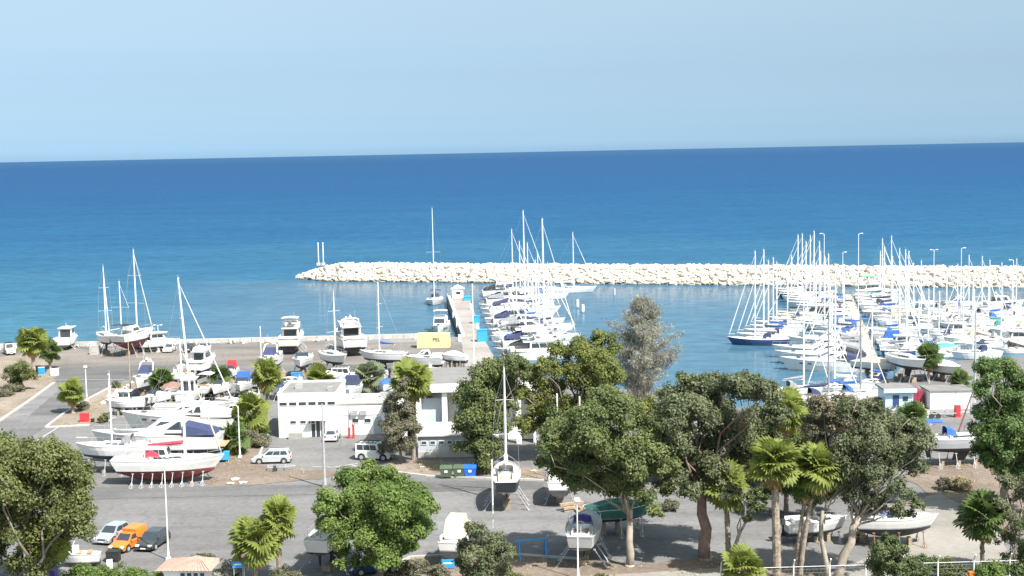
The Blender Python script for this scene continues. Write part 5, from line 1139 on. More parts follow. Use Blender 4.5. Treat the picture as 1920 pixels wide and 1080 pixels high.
# ------------------------------------------------------------------ lamp posts and poles
def lamp(px, py, top, label, kind='ball', r=.075, m=polew, zz=0.0, group=None, lean=0):
    p = G(px, py, zz); h = height_to(p, top)-.2
    t = thing('lamp_post', label, 'lamp post', (p.x, p.y, zz), 0, group)
    mb = MB(); mb.path([(0, 0, 0), (lean*.4, 0, h*.5), (lean, 0, h)], [r*1.35, r, r*.75], n=8); mb.build('pole', m, t)
    mb = MB(); mb.box((0, 0, .12), (.4, .4, .24)); mb.tube((0, 0, .24), (0, 0, .9), r*1.9, r*1.6, n=8); mb.build('base', m, t)
    mb = MB()
    if kind == 'ball': mb.ball((lean, 0, h+.12), .30, sz=.85); mb.build('lamp_globe', lens, t)
    elif kind == 'twin':
        for s_ in (1, -1):
            mb = MB(); mb.path([(lean, 0, h-.1), (lean+s_*.3, 0, h+.08), (lean+s_*.55, 0, h+.1)], .035, n=5); a = mb.build('arm', m, t); mb = MB(); mb.box((lean+s_*.65, 0, h+.1), (.4, .22, .13), top=.7); mb.build('lamp_head', lens, a)
    elif kind == 'arm':
        mb.path([(lean, 0, h-.2), (lean-.2, -.05, h+.1), (lean-.6, -.2, h+.15)], .04, n=5); a = mb.build('arm', m, t); mb = MB(); mb.box((lean-.75, -.25, h+.15), (.5, .24, .13), rz=.3, top=.7); mb.build('lamp_head', lens, a)
    elif kind == 'armr':
        mb.path([(lean, 0, h-.2), (lean+.2, 0, h+.1), (lean+.5, 0, h+.15)], .04, n=5); a = mb.build('arm', m, t); mb = MB(); mb.box((lean+.65, 0, h+.15), (.5, .24, .13), top=.7); mb.build('lamp_head', lens, a)
    else: mb.box((lean, 0, h+.1), (.14, .14, .2)); mb.build('cap', m, t)
    return t
lamp(163, 752, 687, 'white lamp post at the road fork beside the small fan palm')
lamp(609, 913, 757, 'tall grey lamp post in front of the office block', 'cap', .13, galv)
lamp(926, 1044, 862, 'slim white lamp post left of the dark-hulled boat', 'cap', .075)
lamp(1084, 1086, 936, 'white lamp post with a globe before the shaded boat', r=.06)
lamp(316, 1050, 878, 'thin white lamp post between the ketch and the gate kiosk', 'cap', .06)
lamp(889, 690, 532, 'tall white lamp post at the foot of the pier', 'cap', .09)
lamp(450, 858, 758, 'lamp post with a side head beside the yard palms', 'arm', .07)
lamp(1047, 906, 738, 'pale pole rising through the crowns, left of two', 'cap', .10)
lamp(1089, 908, 743, 'pale pole rising through the crowns, right of two', 'cap', .10)
lamp(298, 660, 608, 'twin-headed lamp post at the seawall', 'twin', .06)
lamp(491, 700, 612, 'thin white pole beside the cruiser with navy cover', 'cap', .07)
lamp(245, 742, 628, 'thin brownish pole rising beside the navy-covered cruiser', 'cap', .09, wood)
lamp(1827, 762, 583, 'tall grey pole left of the right-hand green tree', 'cap', .14, galv)
pz = SEA+1.1
for px, py, top, kd, lab in ((1545, 612, 437, 'arm', 'tall marina lamp just right of the mast cluster'), (1609, 604, 437, 'armr', 'tall marina lamp standing on the wooden pier'), (1580, 566, 472, 'armr', 'shorter marina lamp near the seaward end of the wooden pier'),
        (1750, 600, 467, 'twin', 'twin marina lamp over the white-covered boat'), (1801, 606, 464, 'armr', 'marina lamp on the far right pier, tallest there'), (1898, 634, 486, 'arm', 'marina lamp close to the right edge')):
    lamp(px, py, top, lab, kd, .075, polew, pz)
for px, lab in ((597.5, 'left of the pair of white beacon poles on the breakwater'), (606.5, 'right of the pair of white beacon poles on the breakwater')):
    zz = SEA+CRH*.86; p = G(px, 497, zz); t = thing('beacon_pole', lab, 'pole', (p.x, p.y, zz), 0, 'beacon poles on the breakwater'); h = height_to(p, 457)
    mb = MB(); mb.tube((0, 0, 0), (0, 0, h), .16, .13, n=8); mb.build('pole', polew, t); mb = MB(); mb.ball((0, 0, h+.15), .22); mb.build('light', lens, t); mb = MB(); mb.box((0, 0, .3), (1.1, 1.1, .8)); mb.build('base', concw, t)

# ------------------------------------------------------------------ bins, signs, small things
def bin_(px, py, m, label):
    p = G(px, py); t = thing('wheeled_bin', label, 'bin', (p.x, p.y, 0), R(rng.uniform(-6, 6)), 'wheeled bins on the verge')
    mb = MB(); mb.hexa([(-.55, -.42, .18), (.55, -.42, .18), (.55, .42, .18), (-.55, .42, .18)], [(-.68, -.53, 1.12), (.68, -.53, 1.12), (.68, .53, 1.12), (-.68, .53, 1.12)]); mb.build('body', m, t)
    mb = MB(); mb.hexa([(-.71, -.56, 1.12), (.71, -.56, 1.12), (.71, .58, 1.12), (-.71, .58, 1.12)], [(-.70, -.54, 1.20), (.70, -.54, 1.20), (.66, .5, 1.38), (-.66, .5, 1.38)]); mb.build('lid', m, t)
    mb = MB(); mb.box((0, -.50, .82), (.34, .04, .26)); mb.build('sticker', platem, t)
    for x in (-.45, .45):
        for y in (-.34, .34): mb = MB(); mb.tube((x-.03, y, .1), (x+.03, y, .1), .1, n=8); mb.build('wheel', rubber, t)
bin_(837, 896, greenbin, 'dark green wheeled bin, left end of the row of three'); bin_(862, 895, greenbin, 'dark green wheeled bin in the middle of the row of three'); bin_(882, 895, bluebin, 'bright blue wheeled bin at the right end of the row')
def boxthing(nm, px, py, d, m, label, cat, rz=0, lidm=None, legs=0):
    p = G(px, py); t = thing(nm, label, cat, (p.x, p.y, 0), rz)
    mb = MB(); mb.box((0, 0, legs+d[2]/2), d); mb.build('body', m, t); mb = MB(); mb.box((0, 0, legs+d[2]+.04), (d[0]*1.06, d[1]*1.06, .08)); mb.build('lid', lidm or m, t)
    if legs:
        for x in (-1, 1):
            for y in (-1, 1): mb = MB(); mb.box((x*d[0]*.42, y*d[1]*.42, legs/2), (.08, .08, legs)); mb.build('leg', galv, t)
    else:
        mb = MB(); mb.box((0, -d[1]/2-.02, d[2]*.55), (d[0]*.7, .05, d[2]*.6)); mb.build('front_panel', m, t)
    return t
boxthing('red_cabinet', 159, 791, (1.1, .8, 1.15), redp, 'red metal cabinet at the tip of the soil verge', 'cabinet')
boxthing('black_box', 174, 792, (.4, .4, .45), blackm, 'small black box on the asphalt beside the red cabinet', 'box')
boxthing('blue_tank', 557, 712, (1.7, 1.2, 1.1), mat('tank_blue', (.05, .20, .42), .5, .1, 2), 'blue tank in front of the open-topped boat', 'tank')
boxthing('blue_frame_box', 420, 866, (1.3, 1.0, .8), skyblue, 'blue box on legs beside the bow of the ketch', 'box', .1, None, .35)
boxthing('rusty_skip', 1842, 957, (2.0, 2.2, 1.25), brickr, 'rust-red skip on the soil before the right-hand trees', 'skip', R(-18))
boxthing('white_cabinet', 178, 664, (1.6, 1.2, 1.5), concw, 'white block beside the bow of the left sailing boat', 'cabinet') 
boxthing('blue_noticeboard', 78, 702, (1.1, .2, 1.2), skyblue, 'blue panel beside the round bush near the left palms', 'panel', 0, polew)
boxthing('white_sign_box', 103, 704, (1.3, .35, 1.1), polew, 'white gate panel beside the left palms', 'panel')
boxthing('dark_crate', 213, 1052, (1.1, .9, .9), blackm, 'stack of dark crates in front of the orange van', 'crate')
boxthing('purple_drum', 97, 1090, (.8, .8, 1.0), canv_purple, 'purple-blue tub under the left fan palm', 'tub')
boxthing('orange_post', 1822, 1096, (.5, .4, 1.0), orange, 'orange box near the fence at the bottom right', 'box')
boxthing('red_bin', 1795, 782, (.7, .7, 1.5), redp, 'dark red bin at the right end of the white store', 'bin')
boxthing('red_box', 1677, 985, (.9, .7, .9), redp, 'small red box behind the blue and white boat', 'box')
def sign(px, py, top, w, h, m, label, round_=False):
    p = G(px, py); H = height_to(p, top); t = thing('sign', label, 'sign', (p.x, p.y, 0))
    for x in ((-w*.4, w*.4) if not round_ else (0,)): mb = MB(); mb.tube((x, .06, 0), (x, .06, H-.05), .04, n=6); mb.build('post', galv, t)
    mb = MB()
    if round_: mb.tube((0, 0, H-w/2), (0, -.04, H-w/2), w/2, n=16)
    else: mb.box((0, 0, H-h/2), (w, .06, h))
    o = mb.build('panel', m, t)
    if not round_: mb = MB(); mb.box((0, -.034, H-h*.42), (w*.7, .012, h*.16)); mb.build('white_stripe', platem, o)
    else: mb = MB(); mb.tube((0, -.04, H-w/2), (0, -.05, H-w/2), w*.34, n=16); mb.build('face', platem, o)
sign(841, 1084, 1049, 1.1, .75, skyblue, 'bright blue sign board on posts at the verge by the dark shrub')
sign(448, 1100, 1053, .95, .55, skyblue, 'small blue sign in front of the double fan palm')
sign(459, 1100, 1036, .55, .55, redp, 'round sign on a thin post by the double fan palm', True)
p = G(207, 1082); t = thing('garden_chair', 'white plastic garden chair among the plants, bottom left', 'chair', (p.x, p.y, 0), R(20))
mb = MB(); mb.box((0, 0, .75), (.5, .5, .05)); mb.build('seat', polew, t); mb = MB(); mb.box((0, .26, 1.15), (.5, .05, .7)); mb.build('backrest', polew, t)
for x in (-.22, .22):
    for y in (-.22, .22): mb = MB(); mb.box((x, y, .37), (.06, .06, .72)); mb.build('leg', polew, t)
p = G(150, 1062); motorboat(p, R(188), 'white dinghy on the ground among plants, bottom left', 3.6, kind='open', z=.45, outboard=False)
p = G(1160, 1000); motorboat(p, R(4), 'boat under a teal net behind the big tree trunk', 6.4, kind='covered', cover=tealnet, B=3.0, outboard=False, z=1.7, top=mat('hull_teal', (.05, .16, .14), .6, .2, 2)); boat_stand(p, R(4), 'steel props under the teal-netted boat', 6.4, 3.0, .5, n=3, lo=1.2, hi=1.6)
p = G(998, 1046); t = thing('blue_trestle', 'blue steel trestle standing in the tree shade', 'trestle', (p.x, p.y, 0), .2)
for x in (-1.2, 1.2):
    for s_ in (1, -1): mb = MB(); mb.tube((x, s_*.7, 0), (x, s_*.1, 1.6), .06, n=6); mb.build('leg', skyblue, t)
mb = MB(); mb.tube((-1.5, 0, 1.62), (1.5, 0, 1.62), .08, n=6); mb.build('beam', skyblue, t)
for px, py, n, lab in ((1078, 956, 5, 'heap of timber offcuts beside the shaded boats'), (600, 702, 4, 'stack of timber beside the yard palms'), (640, 664, 4, 'heap of blocks under the big yacht at the seawall'), (1605, 1012, 5, 'brown timber stack left of the blue and white boat')):
    p = G(px, py); t = thing('timber_stack', lab, 'timber', (p.x, p.y, 0), rng.random())
    for k in range(n): mb = MB(); mb.box((rng.uniform(-.3, .3), rng.uniform(-.3, .3), .13+.25*(k//2)), (2.0+rng.random(), .35, .24), rz=rng.uniform(-.3, .3)+(k % 2)*1.4); mb.build('beam', wood if py != 664 else concw, t)
bl_ = []
for k in range(26):      # pale stones edging the verge by the road fork
    u = rng.random(); px = 190+u*75+rng.uniform(-6, 6); py = 758-u*42+rng.uniform(-5, 5); p = G(px, py); s = rng.uniform(.5, 1.3)
    o = link('boulder', rocks[k % 14], None, (p.x, p.y, .2*s)); o.scale = (s, s, s*.7); o.rotation_euler = (rng.random()*.5, 0, rng.random()*6)
    bl_.append(o)
bl_.sort(key=lambda q: -q.location.y)
for k, o in enumerate(bl_): tag(o, f'pale boulder edging the soil verge at the road fork, {ordn(k)} from the seaward end', 'boulder', 'boulders edging the verge')
FS = ['under the trees behind the bins', 'at the road edge by the reddish trunk', 'nearest the road below the ketch bow', 'left of three below the ketch bow', 'right of three below the ketch bow', 'left of two beside the scruffy tree', 'right of two beside the scruffy tree']
for k, (px, py) in enumerate(((1000, 884), (1260, 955), (440, 900), (432, 908), (455, 906), (790, 876), (805, 880))):
    p = G(px, py); s = rng.uniform(.4, .9); o = link('boulder', rocks[k], None, (p.x, p.y, .15*s)); o.scale = (s*1.4, s, s*.5); tag(o, 'flat pale stone on the dirt, '+FS[k], 'boulder', 'flat stones on the dirt')
# fence along the bottom right
fa, fb = G(1352, 1106), G(1960, 1088); d = fb-fa; ang = math.atan2(d.y, d.x); Lf = d.length
t = thing('wire_fence', 'wire fence with cranked white posts along the bottom right', 'fence', (fa.x, fa.y, 0), ang)
n = 9
pm = link('post', MB().path([(0, 0, 0), (0, 0, 1.9), (0, -.12, 2.1), (0, -.38, 2.45)], .06, n=6).mesh('post', polew), t)
for k in range(1, n+1): c = pm.copy(); COL.objects.link(c); c.parent = t; c.location = (Lf*k/n, 0, 0)
mb = MB(); mb.tube((0, 0, 1.75), (Lf, 0, 1.75), .035, n=5); mb.build('rail', galv, t); mb = MB()
for zz in (.4, .8, 1.2, 1.5): mb.tube((0, .05, zz), (Lf, .05, zz), .010, n=3)
for k in range(int(Lf/.6)): mb.tube((k*.6, .05, .1), (k*.6+.6, .05, 1.7), .008, n=3, cap=False); mb.tube((k*.6+.6, .05, .1), (k*.6, .05, 1.7), .008, n=3, cap=False)
o = mb.build('wire_mesh', galv, t); o['kind'] = 'stuff'
# slanting spar of the boat at right, and an overhead cable
pa = G(1790, 868); t = thing('leaning_spar', 'dark red spar leaning up from the grey boat with blue cover', 'spar', (pa.x, pa.y, 2.4)); q = V(1832, 712, pa.y)-Vector((pa.x, pa.y, 2.4))
mb = MB(); mb.path([(0, 0, 0), tuple(q*.5), tuple(q)], [.12, .10, .06], n=7); mb.build('spar', mat('spar_red', (.22, .09, .08), .6, .2, 3), t); mb = MB(); mb.ball(tuple(q), .12); mb.build('end_cap', blackm, t)

# ------------------------------------------------------------------ trees and plants
def quads_mesh(name, P, m):
    """P: (N,4,3) array of leaf quads"""
    N = len(P); me = bpy.data.meshes.new(name); me.vertices.add(N*4); me.vertices.foreach_set('co', P.reshape(-1).astype(np.float32))
    me.loops.add(N*4); me.loops.foreach_set('vertex_index', np.arange(N*4, dtype=np.int32)); me.polygons.add(N)
    me.polygons.foreach_set('loop_start', np.arange(0, N*4, 4, dtype=np.int32)); me.polygons.foreach_set('loop_total', np.full(N, 4, np.int32))
    me.update(calc_edges=True); me.materials.append(m); return me
def unit(a): return a/np.maximum(1e-9, np.linalg.norm(a, axis=1, keepdims=True))
def leaves(C, Nn, size, asp=.62, jit=.8, hang=0.0):
    n = len(C); nrm = unit(Nn+jit*nr.normal(size=(n, 3))); r = nr.normal(size=(n, 3)); 
    if hang: r[:, 2] -= hang
    u = unit(r-nrm*np.sum(r*nrm, axis=1, keepdims=True)); v = np.cross(nrm, u); s = size*nr.uniform(.6, 1.35, (n, 1))
    return np.stack([C-u*s*.5, C+v*s*asp*.5-u*s*.05, C+u*s*.5, C-v*s*asp*.5+u*s*.05], axis=1)
def blob_leaves(c, r, dens, size, nsub=None, low=.35, **kw):
    nsub = nsub or int(11+r*2.2); out = []; r = r*1.10; size = size*.74; dens = dens*1.12
    d = unit(nr.normal(size=(nsub, 3))); d[:, 2] = np.where(d[:, 2] < -low, -d[:, 2]*.6, d[:, 2]); d = unit(d)
    rad = r*nr.uniform(.30, .86, (nsub, 1)); cs = np.array(c)+d*rad; sr = r*nr.uniform(.26, .52, nsub)
    for k in range(nsub):
        n = int(dens*4*math.pi*sr[k]**2/(size*size*.31)); 
        if n < 3: continue
        e = unit(nr.normal(size=(n, 3))); q = cs[k]+e*(sr[k]*nr.uniform(.30, 1.10, (n, 1)))*np.array([1, 1, .85])
        keep = (q[:, 2] > .15); q = q[keep]; e = e[keep]
        out.append(leaves(q, e*.75+d[k]*.55+np.array([0, 0, .35]), size, **kw))
    return np.concatenate(out) if out else np.zeros((0, 4, 3))
def limb(mb, a, b, r0, r1, wob=.12, n=6, seg=5):
    a, b = Vector(a), Vector(b); pts = []; L = (b-a).length
    for i in range(seg+1):
        t = i/seg; p = a.lerp(b, t); 
        if 0 < i < seg: p += Vector((rng.gauss(0, 1), rng.gauss(0, 1), rng.gauss(0, .4)))*L*wob*.25
        p.z += math.sin(math.pi*t)*L*.03; pts.append(p)
    mb.path(pts, [r0+(r1-r0)*(i/seg) for i in range(seg+1)], n=n)
def tree(label, base, blobs, lm, bark=barkg, tr=.32, fork=.45, dens=.62, size=.36, spread=.55, nm='broadleaf_tree', top=None, extra=0, lean=None, limbs=None, jit=.6, asp=.62, hang=0.0, by=0, low=.5):
    p = G(*base); k = ppm(p); W_ = []
    xs = [b[0] for b in blobs]; cw = (max(xs)-min(xs))/2/k+1
    for (cx, cy, rp) in blobs:
        r = rp/k; c = V(cx, cy, p.y+by+rng.uniform(-1, 1)*spread*min(cw, 6)*.8); W_.append((c-p, r))
    for j in range(extra):
        i = rng.randrange(len(W_)); c, r = W_[i]; W_.append((c+Vector((rng.uniform(-.4, .4)*r, rng.uniform(-1, 1)*cw*.8, rng.uniform(-.3, .2)*r)), r*rng.uniform(.7, .95)))
    t = thing(nm, label, 'tree', (p.x, p.y, 0))
    cen = sum((c for c, r in W_), Vector())/len(W_); zmin = min(c.z-r for c, r in W_)
    f = Vector((cen.x*.35, cen.y*.3, max(1.2, min(cen.z*fork, zmin+1.5)))) if lean is None else Vector((lean, cen.y*.3, max(1.2, cen.z*fork)))
    mb = MB(); limb(mb, (0, 0, -.1), f, tr*1.25, tr*.8, .10, 9, 5); mb.ball((0, 0, .05), tr*1.6, 9, 5, sz=.5)
    for i, (c, r) in enumerate(W_):
        if limbs and i >= limbs: break
        limb(mb, f*rng.uniform(.8, 1.0), c, tr*rng.uniform(.22, .36), .04, .22, 5, 5)
        for q in range(2): limb(mb, f.lerp(c, .6), c+Vector((rng.gauss(0, .5), rng.gauss(0, .5), rng.gauss(0.2, .4)))*r, tr*.10, .02, .2, 4, 3)
    mb.build('trunk', bark, t, smooth=True)
    P = np.concatenate([blob_leaves(c, r, dens, size, jit=jit, asp=asp, hang=hang, low=low) for c, r in W_])
    link('crown', quads_mesh('crown', P, lm), t); return t
olive = leafmat('leaf_olive', (0.082, 0.111, 0.041), (0.171, 0.199, 0.072), 0.40)
olive2 = leafmat('leaf_olive_brown', (0.098, 0.129, 0.044), (0.199, 0.212, 0.078), 0.40)
bright = leafmat('leaf_bright', (0.100, 0.170, 0.043), (0.226, 0.301, 0.085), 0.48)
darkg = leafmat('leaf_dark', (0.063, 0.097, 0.039), (0.142, 0.175, 0.068), 0.35)
euc = leafmat('leaf_grey_green', (0.085, 0.112, 0.056), (0.185, 0.201, 0.108), 0.38)
euc2 = leafmat('leaf_eucalypt', (0.090, 0.128, 0.048), (0.198, 0.231, 0.089), 0.40)
grey = leafmat('leaf_grey_brown', (0.223, 0.214, 0.176), (0.378, 0.381, 0.314), 0.40)
scruf = leafmat('leaf_scruffy', (0.124, 0.125, 0.083), (0.235, 0.225, 0.149), 0.40)
palmg = leafmat('leaf_palm', (0.140, 0.188, 0.040), (0.280, 0.311, 0.077), 0.45)
palmd = leafmat('leaf_palm_dark', (0.065, 0.109, 0.030), (0.131, 0.184, 0.052), 0.40)
grassm = leafmat('dry_grass_blades', (0.325, 0.288, 0.161), (0.543, 0.460, 0.286), 0.40)

tree('large round olive-green tree filling the lower left corner', (62, 1120), [(45, 862, 50), (5, 852, 42), (100, 872, 46), (138, 905, 44), (150, 950, 36), (62, 915, 58), (0, 920, 58), (105, 935, 50), (20, 985, 60), (85, 1000, 52), (130, 990, 40), (150, 985, 28), (0, 1045, 50), (60, 1060, 40), (-40, 900, 60), (-40, 990, 60)], olive2, barkg, .5, .42, .60, .34, .7, extra=6, limbs=10)
tree('bright green bushy tree standing alone in the foreground', (712, 1086), [(690, 885, 26), (650, 905, 28), (735, 908, 34), (780, 935, 36), (630, 945, 36), (690, 945, 44), (745, 965, 44), (790, 990, 28), (612, 985, 24), (660, 1000, 40), (720, 1010, 42), (760, 1030, 34), (690, 1040, 30), (795, 945, 24), (640, 1035, 22), (725, 1050, 26), (665, 920, 34), (715, 935, 40), (760, 955, 38), (650, 975, 38), (700, 985, 40), (770, 995, 34), (725, 890, 28), (600, 960, 18)], bright, barkg, .28, .35, .60, .30, .75, extra=6, limbs=8)
tree('dark grey-green shrubby tree in front of the white cabin boat', (912, 1120), [(893, 1000, 22), (880, 990, 14), (872, 1030, 18), (865, 1060, 16), (950, 1030, 16), (915, 1020, 28), (890, 1045, 26), (930, 1050, 28), (945, 1070, 22), (905, 1078, 28), (880, 1076, 22), (868, 1018, 10)], euc, barkg, .16, .3, .5, .24, .6, nm='shrubby_tree', extra=2)
tree('dark eucalyptus left of the sailing boat mast, before the shed', (888, 884), [(900, 715, 32), (875, 740, 28), (930, 700, 34), (960, 690, 28), (895, 770, 34), (870, 800, 26), (920, 800, 34), (880, 835, 28), (918, 840, 28), (950, 725, 26), (978, 700, 18), (900, 745, 36), (925, 765, 36), (890, 815, 30), (955, 760, 20), (910, 860, 24)], euc2, barkg, .35, .4, .55, .34, .5, extra=3)
tree('yellow-green tree rising behind the shed and the pale poles', (1070, 866), [(1125, 640, 24), (1090, 655, 28), (1050, 665, 26), (1030, 690, 26), (1080, 700, 36), (1130, 690, 34), (1040, 730, 32), (1100, 745, 36), (1150, 720, 28), (1150, 660, 18), (1000, 720, 22), (1000, 755, 24), (1060, 775, 34), (1010, 690, 18), (980, 740, 22), (1020, 765, 30), (1085, 720, 40), (1130, 735, 34), (985, 800, 26), (1030, 800, 30), (1180, 765, 30), (1210, 770, 26)], leafmat('leaf_yellow_green', (0.116, 0.153, 0.040), (0.241, 0.263, 0.079), 0.45), barkg, .35, .4, .55, .36, .5, extra=4)
tree('big eucalyptus with a forked pale trunk on the soil bank', (1180, 1062), [(1050, 800, 34), (1100, 785, 40), (1150, 775, 38), (1190, 795, 38), (1225, 830, 34), (1030, 845, 30), (1075, 850, 40), (1130, 850, 46), (1180, 865, 42), (1225, 885, 34), (1090, 905, 34), (1140, 915, 38), (1185, 915, 36), (1048, 882, 22), (1245, 915, 22), (1215, 935, 20), (1040, 815, 26), (1110, 830, 48), (1165, 835, 48), (1210, 860, 40), (1060, 880, 34), (1105, 880, 44), (1160, 900, 44), (1130, 760, 26), (1020, 870, 20), (1255, 870, 26)], euc2, barkp, .30, .52, .55, .32, .85, extra=7, lean=.1, limbs=8)
tree('wide dark eucalyptus with a thick reddish trunk', (1320, 1050), [(1280, 745, 34), (1330, 730, 36), (1385, 735, 36), (1430, 740, 32), (1250, 780, 34), (1300, 790, 40), (1360, 785, 42), (1420, 785, 38), (1270, 835, 38), (1330, 840, 42), (1390, 840, 38), (1460, 775, 26), (1290, 880, 28), (1345, 885, 26), (1430, 830, 30), (1245, 850, 24), (1300, 720, 26), (1410, 720, 24), (1280, 860, 34), (1260, 890, 26), (1300, 905, 28), (1245, 810, 28), (1320, 870, 34), (1350, 905, 26), (1290, 925, 22), (1345, 930, 20), (1310, 760, 44), (1380, 810, 46), (1400, 860, 34)], euc, barkr, .46, .62, .55, .34, .8, extra=7, lean=.0, limbs=9)
tree('olive tree crown between the two palms and the marina', (1440, 905), [(1290, 725, 24), (1400, 725, 26), (1440, 735, 24), (1475, 760, 26), (1500, 780, 26), (1430, 800, 40), (1380, 850, 34), (1500, 840, 34), (1250, 740, 18), (1350, 715, 20), (1440, 860, 44), (1470, 830, 40), (1520, 790, 34), (1540, 850, 36), (1420, 890, 34), (1500, 880, 32), (1560, 900, 30), (1380, 900, 28)], olive, barkg, .35, .5, .5, .36, .5, extra=3)
tree('dark olive tree between the two big eucalyptus crowns', (1250, 905), [(1225, 800, 28), (1260, 790, 30), (1285, 820, 30), (1240, 840, 34), (1275, 860, 32), (1220, 870, 28), (1255, 885, 26), (1300, 870, 24)], olive, barkg, .28, .4, .55, .32, .6, extra=3, limbs=6)
tree('dark tree filling the space behind the slanting palms', (1530, 975), [(1490, 880, 30), (1520, 900, 32), (1555, 890, 30), (1480, 920, 26), (1515, 935, 26), (1550, 930, 28), (1430, 925, 24), (1455, 905, 26), (1580, 915, 22)], darkg, barkg, .26, .4, .55, .32, .6, extra=2, limbs=6)
tree('brownish eucalyptus behind the tall palms', (1540, 930), [(1540, 765, 26), (1580, 760, 28), (1620, 770, 28), (1560, 800, 30), (1605, 810, 32), (1650, 790, 26), (1540, 835, 26), (1590, 850, 30), (1570, 780, 34), (1620, 800, 36), (1520, 800, 24)], leafmat('leaf_brownish', (0.143, 0.129, 0.081), (0.253, 0.221, 0.143), 0.40), barkp, .3, .5, .5, .34, .5, extra=2)
tree('leaning pale-barked eucalyptus with a grey-green crown at right', (1562, 1096), [(1600, 770, 30), (1640, 790, 36), (1690, 810, 34), (1725, 840, 26), (1615, 830, 38), (1665, 850, 40), (1710, 870, 30), (1600, 880, 30), (1650, 900, 34), (1690, 920, 24), (1610, 930, 22), (1655, 950, 20), (1720, 945, 16), (1705, 965, 14), (1640, 820, 46), (1690, 850, 42), (1580, 850, 30), (1620, 890, 34), (1735, 815, 18), (1640, 940, 26), (1680, 960, 22), (1615, 960, 20), (1590, 935, 20)], euc, barkp, .34, .60, .48, .30, .5, extra=3, lean=2.2)
tree('pale slender tree stem beside the leaning eucalyptus', (1552, 1092), [(1570, 900, 20), (1545, 880, 18), (1590, 915, 18)], euc, barkp, .20, .7, .4, .28, .5, nm='slender_tree', lean=-.4)
tree('small twisted tree with hanging leaves between the palm trunks', (1368, 1062), [(1395, 935, 16), (1415, 950, 18), (1400, 975, 14), (1425, 925, 14), (1385, 955, 12)], darkg, barkp, .17, .6, .42, .26, .4, nm='twisted_tree', lean=1.0)
tree('dense green tree at the right edge above the dark palm', (1885, 960), [(1855, 690, 26), (1880, 700, 30), (1850, 730, 26), (1900, 745, 36), (1930, 720, 34), (1870, 775, 38), (1920, 795, 40), (1845, 815, 30), (1885, 835, 38), (1930, 850, 36), (1860, 870, 28), (1840, 850, 20), (1905, 885, 30), (1950, 770, 40), (1880, 800, 44), (1910, 760, 40), (1870, 845, 36), (1930, 890, 34), (1840, 780, 24)], leafmat('leaf_right_tree', (0.076, 0.134, 0.045), (0.168, 0.245, 0.079), 0.43), barkg, .4, .4, .58, .34, .6, extra=4)
tree('ragged olive tree with bare twigs at the right edge, lower', (1905, 1080), [(1885, 905, 22), (1910, 930, 28), (1880, 955, 22), (1915, 980, 28), (1890, 1010, 22), (1925, 1035, 26), (1895, 1055, 20), (1935, 905, 24)], euc, barkp, .2, .3, .42, .28, .6, extra=2)
tree('dark leafy tree filling the lower right corner', (1950, 1140), [(1950, 985, 36), (1975, 1020, 44), (1930, 1040, 30), (1960, 1070, 40), (1915, 1075, 22), (2000, 980, 44), (2010, 1050, 50), (1990, 930, 40)], darkg, barkg, .25, .4, .58, .30, .6, extra=2)
tree('dark conical shrub in front of the blue and white boat', (1682, 1130), [(1665, 1012, 16), (1650, 1035, 22), (1685, 1035, 24), (1640, 1062, 26), (1680, 1065, 30), (1718, 1058, 22), (1735, 1075, 20), (1700, 1080, 26)], darkg, barkg, .15, .3, .55, .24, .6, nm='shrubby_tree', extra=2)
tree('round olive bush beside the blue panel near the left palms', (40, 732), [(40, 690, 18), (22, 702, 16), (56, 704, 16), (38, 712, 18), (30, 722, 14)], olive2, barkg, .12, .4, .55, .32, .7, nm='bush')
tree('scruffy grey-brown tree beside the tall palm at the annex', (752, 868), [(745, 745, 18), (730, 765, 18), (760, 770, 20), (745, 795, 22), (725, 800, 16), (770, 800, 16), (740, 830, 22), (765, 835, 18), (725, 840, 16), (755, 720, 14), (738, 780, 22), (760, 805, 24), (735, 815, 22), (772, 780, 16)], scruf, barkg, .16, .4, .5, .28, .6, nm='scruffy_tree')
# grey feathery casuarina
p = G(1208, 782); t = thing('casuarina_tree', 'tall grey-brown feathery casuarina in front of the harbour water', 'tree', (p.x, p.y, 0)); k = ppm(p); Hc = height_to(p, 558)
mb = MB(); mb.path([(0, 0, 0), (.1, 0, Hc*.4), (-.1, .1, Hc*.75), (-.2, 0, Hc)], [.30, .20, .10, .02], n=7); PL = []
for i in range(150):
    z0 = Hc*(.12+.86*(i/150)); f = (z0/Hc); wd = (6.2*min(1, (1-f)*1.35+.12)*min(1, (f)*3))*rng.uniform(.55, 1.1); a = rng.random()*6.28
    b = Vector((0, 0, z0)); e = b+Vector((math.cos(a)*wd, math.sin(a)*wd, wd*rng.uniform(.35, .8))); limb(mb, b, e, .05*(1.2-f), .012, .15, 4, 3)
    n = int(150*wd/2.5)+30; tt = nr.uniform(.25, 1.05, (n, 1)); c = np.array(b)+(np.array(e)-np.array(b))*tt+nr.normal(size=(n, 3))*np.array([.34, .34, .28]); PL.append(leaves(c, nr.normal(size=(n, 3)), .5, asp=.15, hang=.9))
mb.build('trunk', mat('bark_grey_brown', (.20, .17, .15), .9, .2, 3), t, smooth=True); link('crown', quads_mesh('crown', np.concatenate(PL), grey), t)

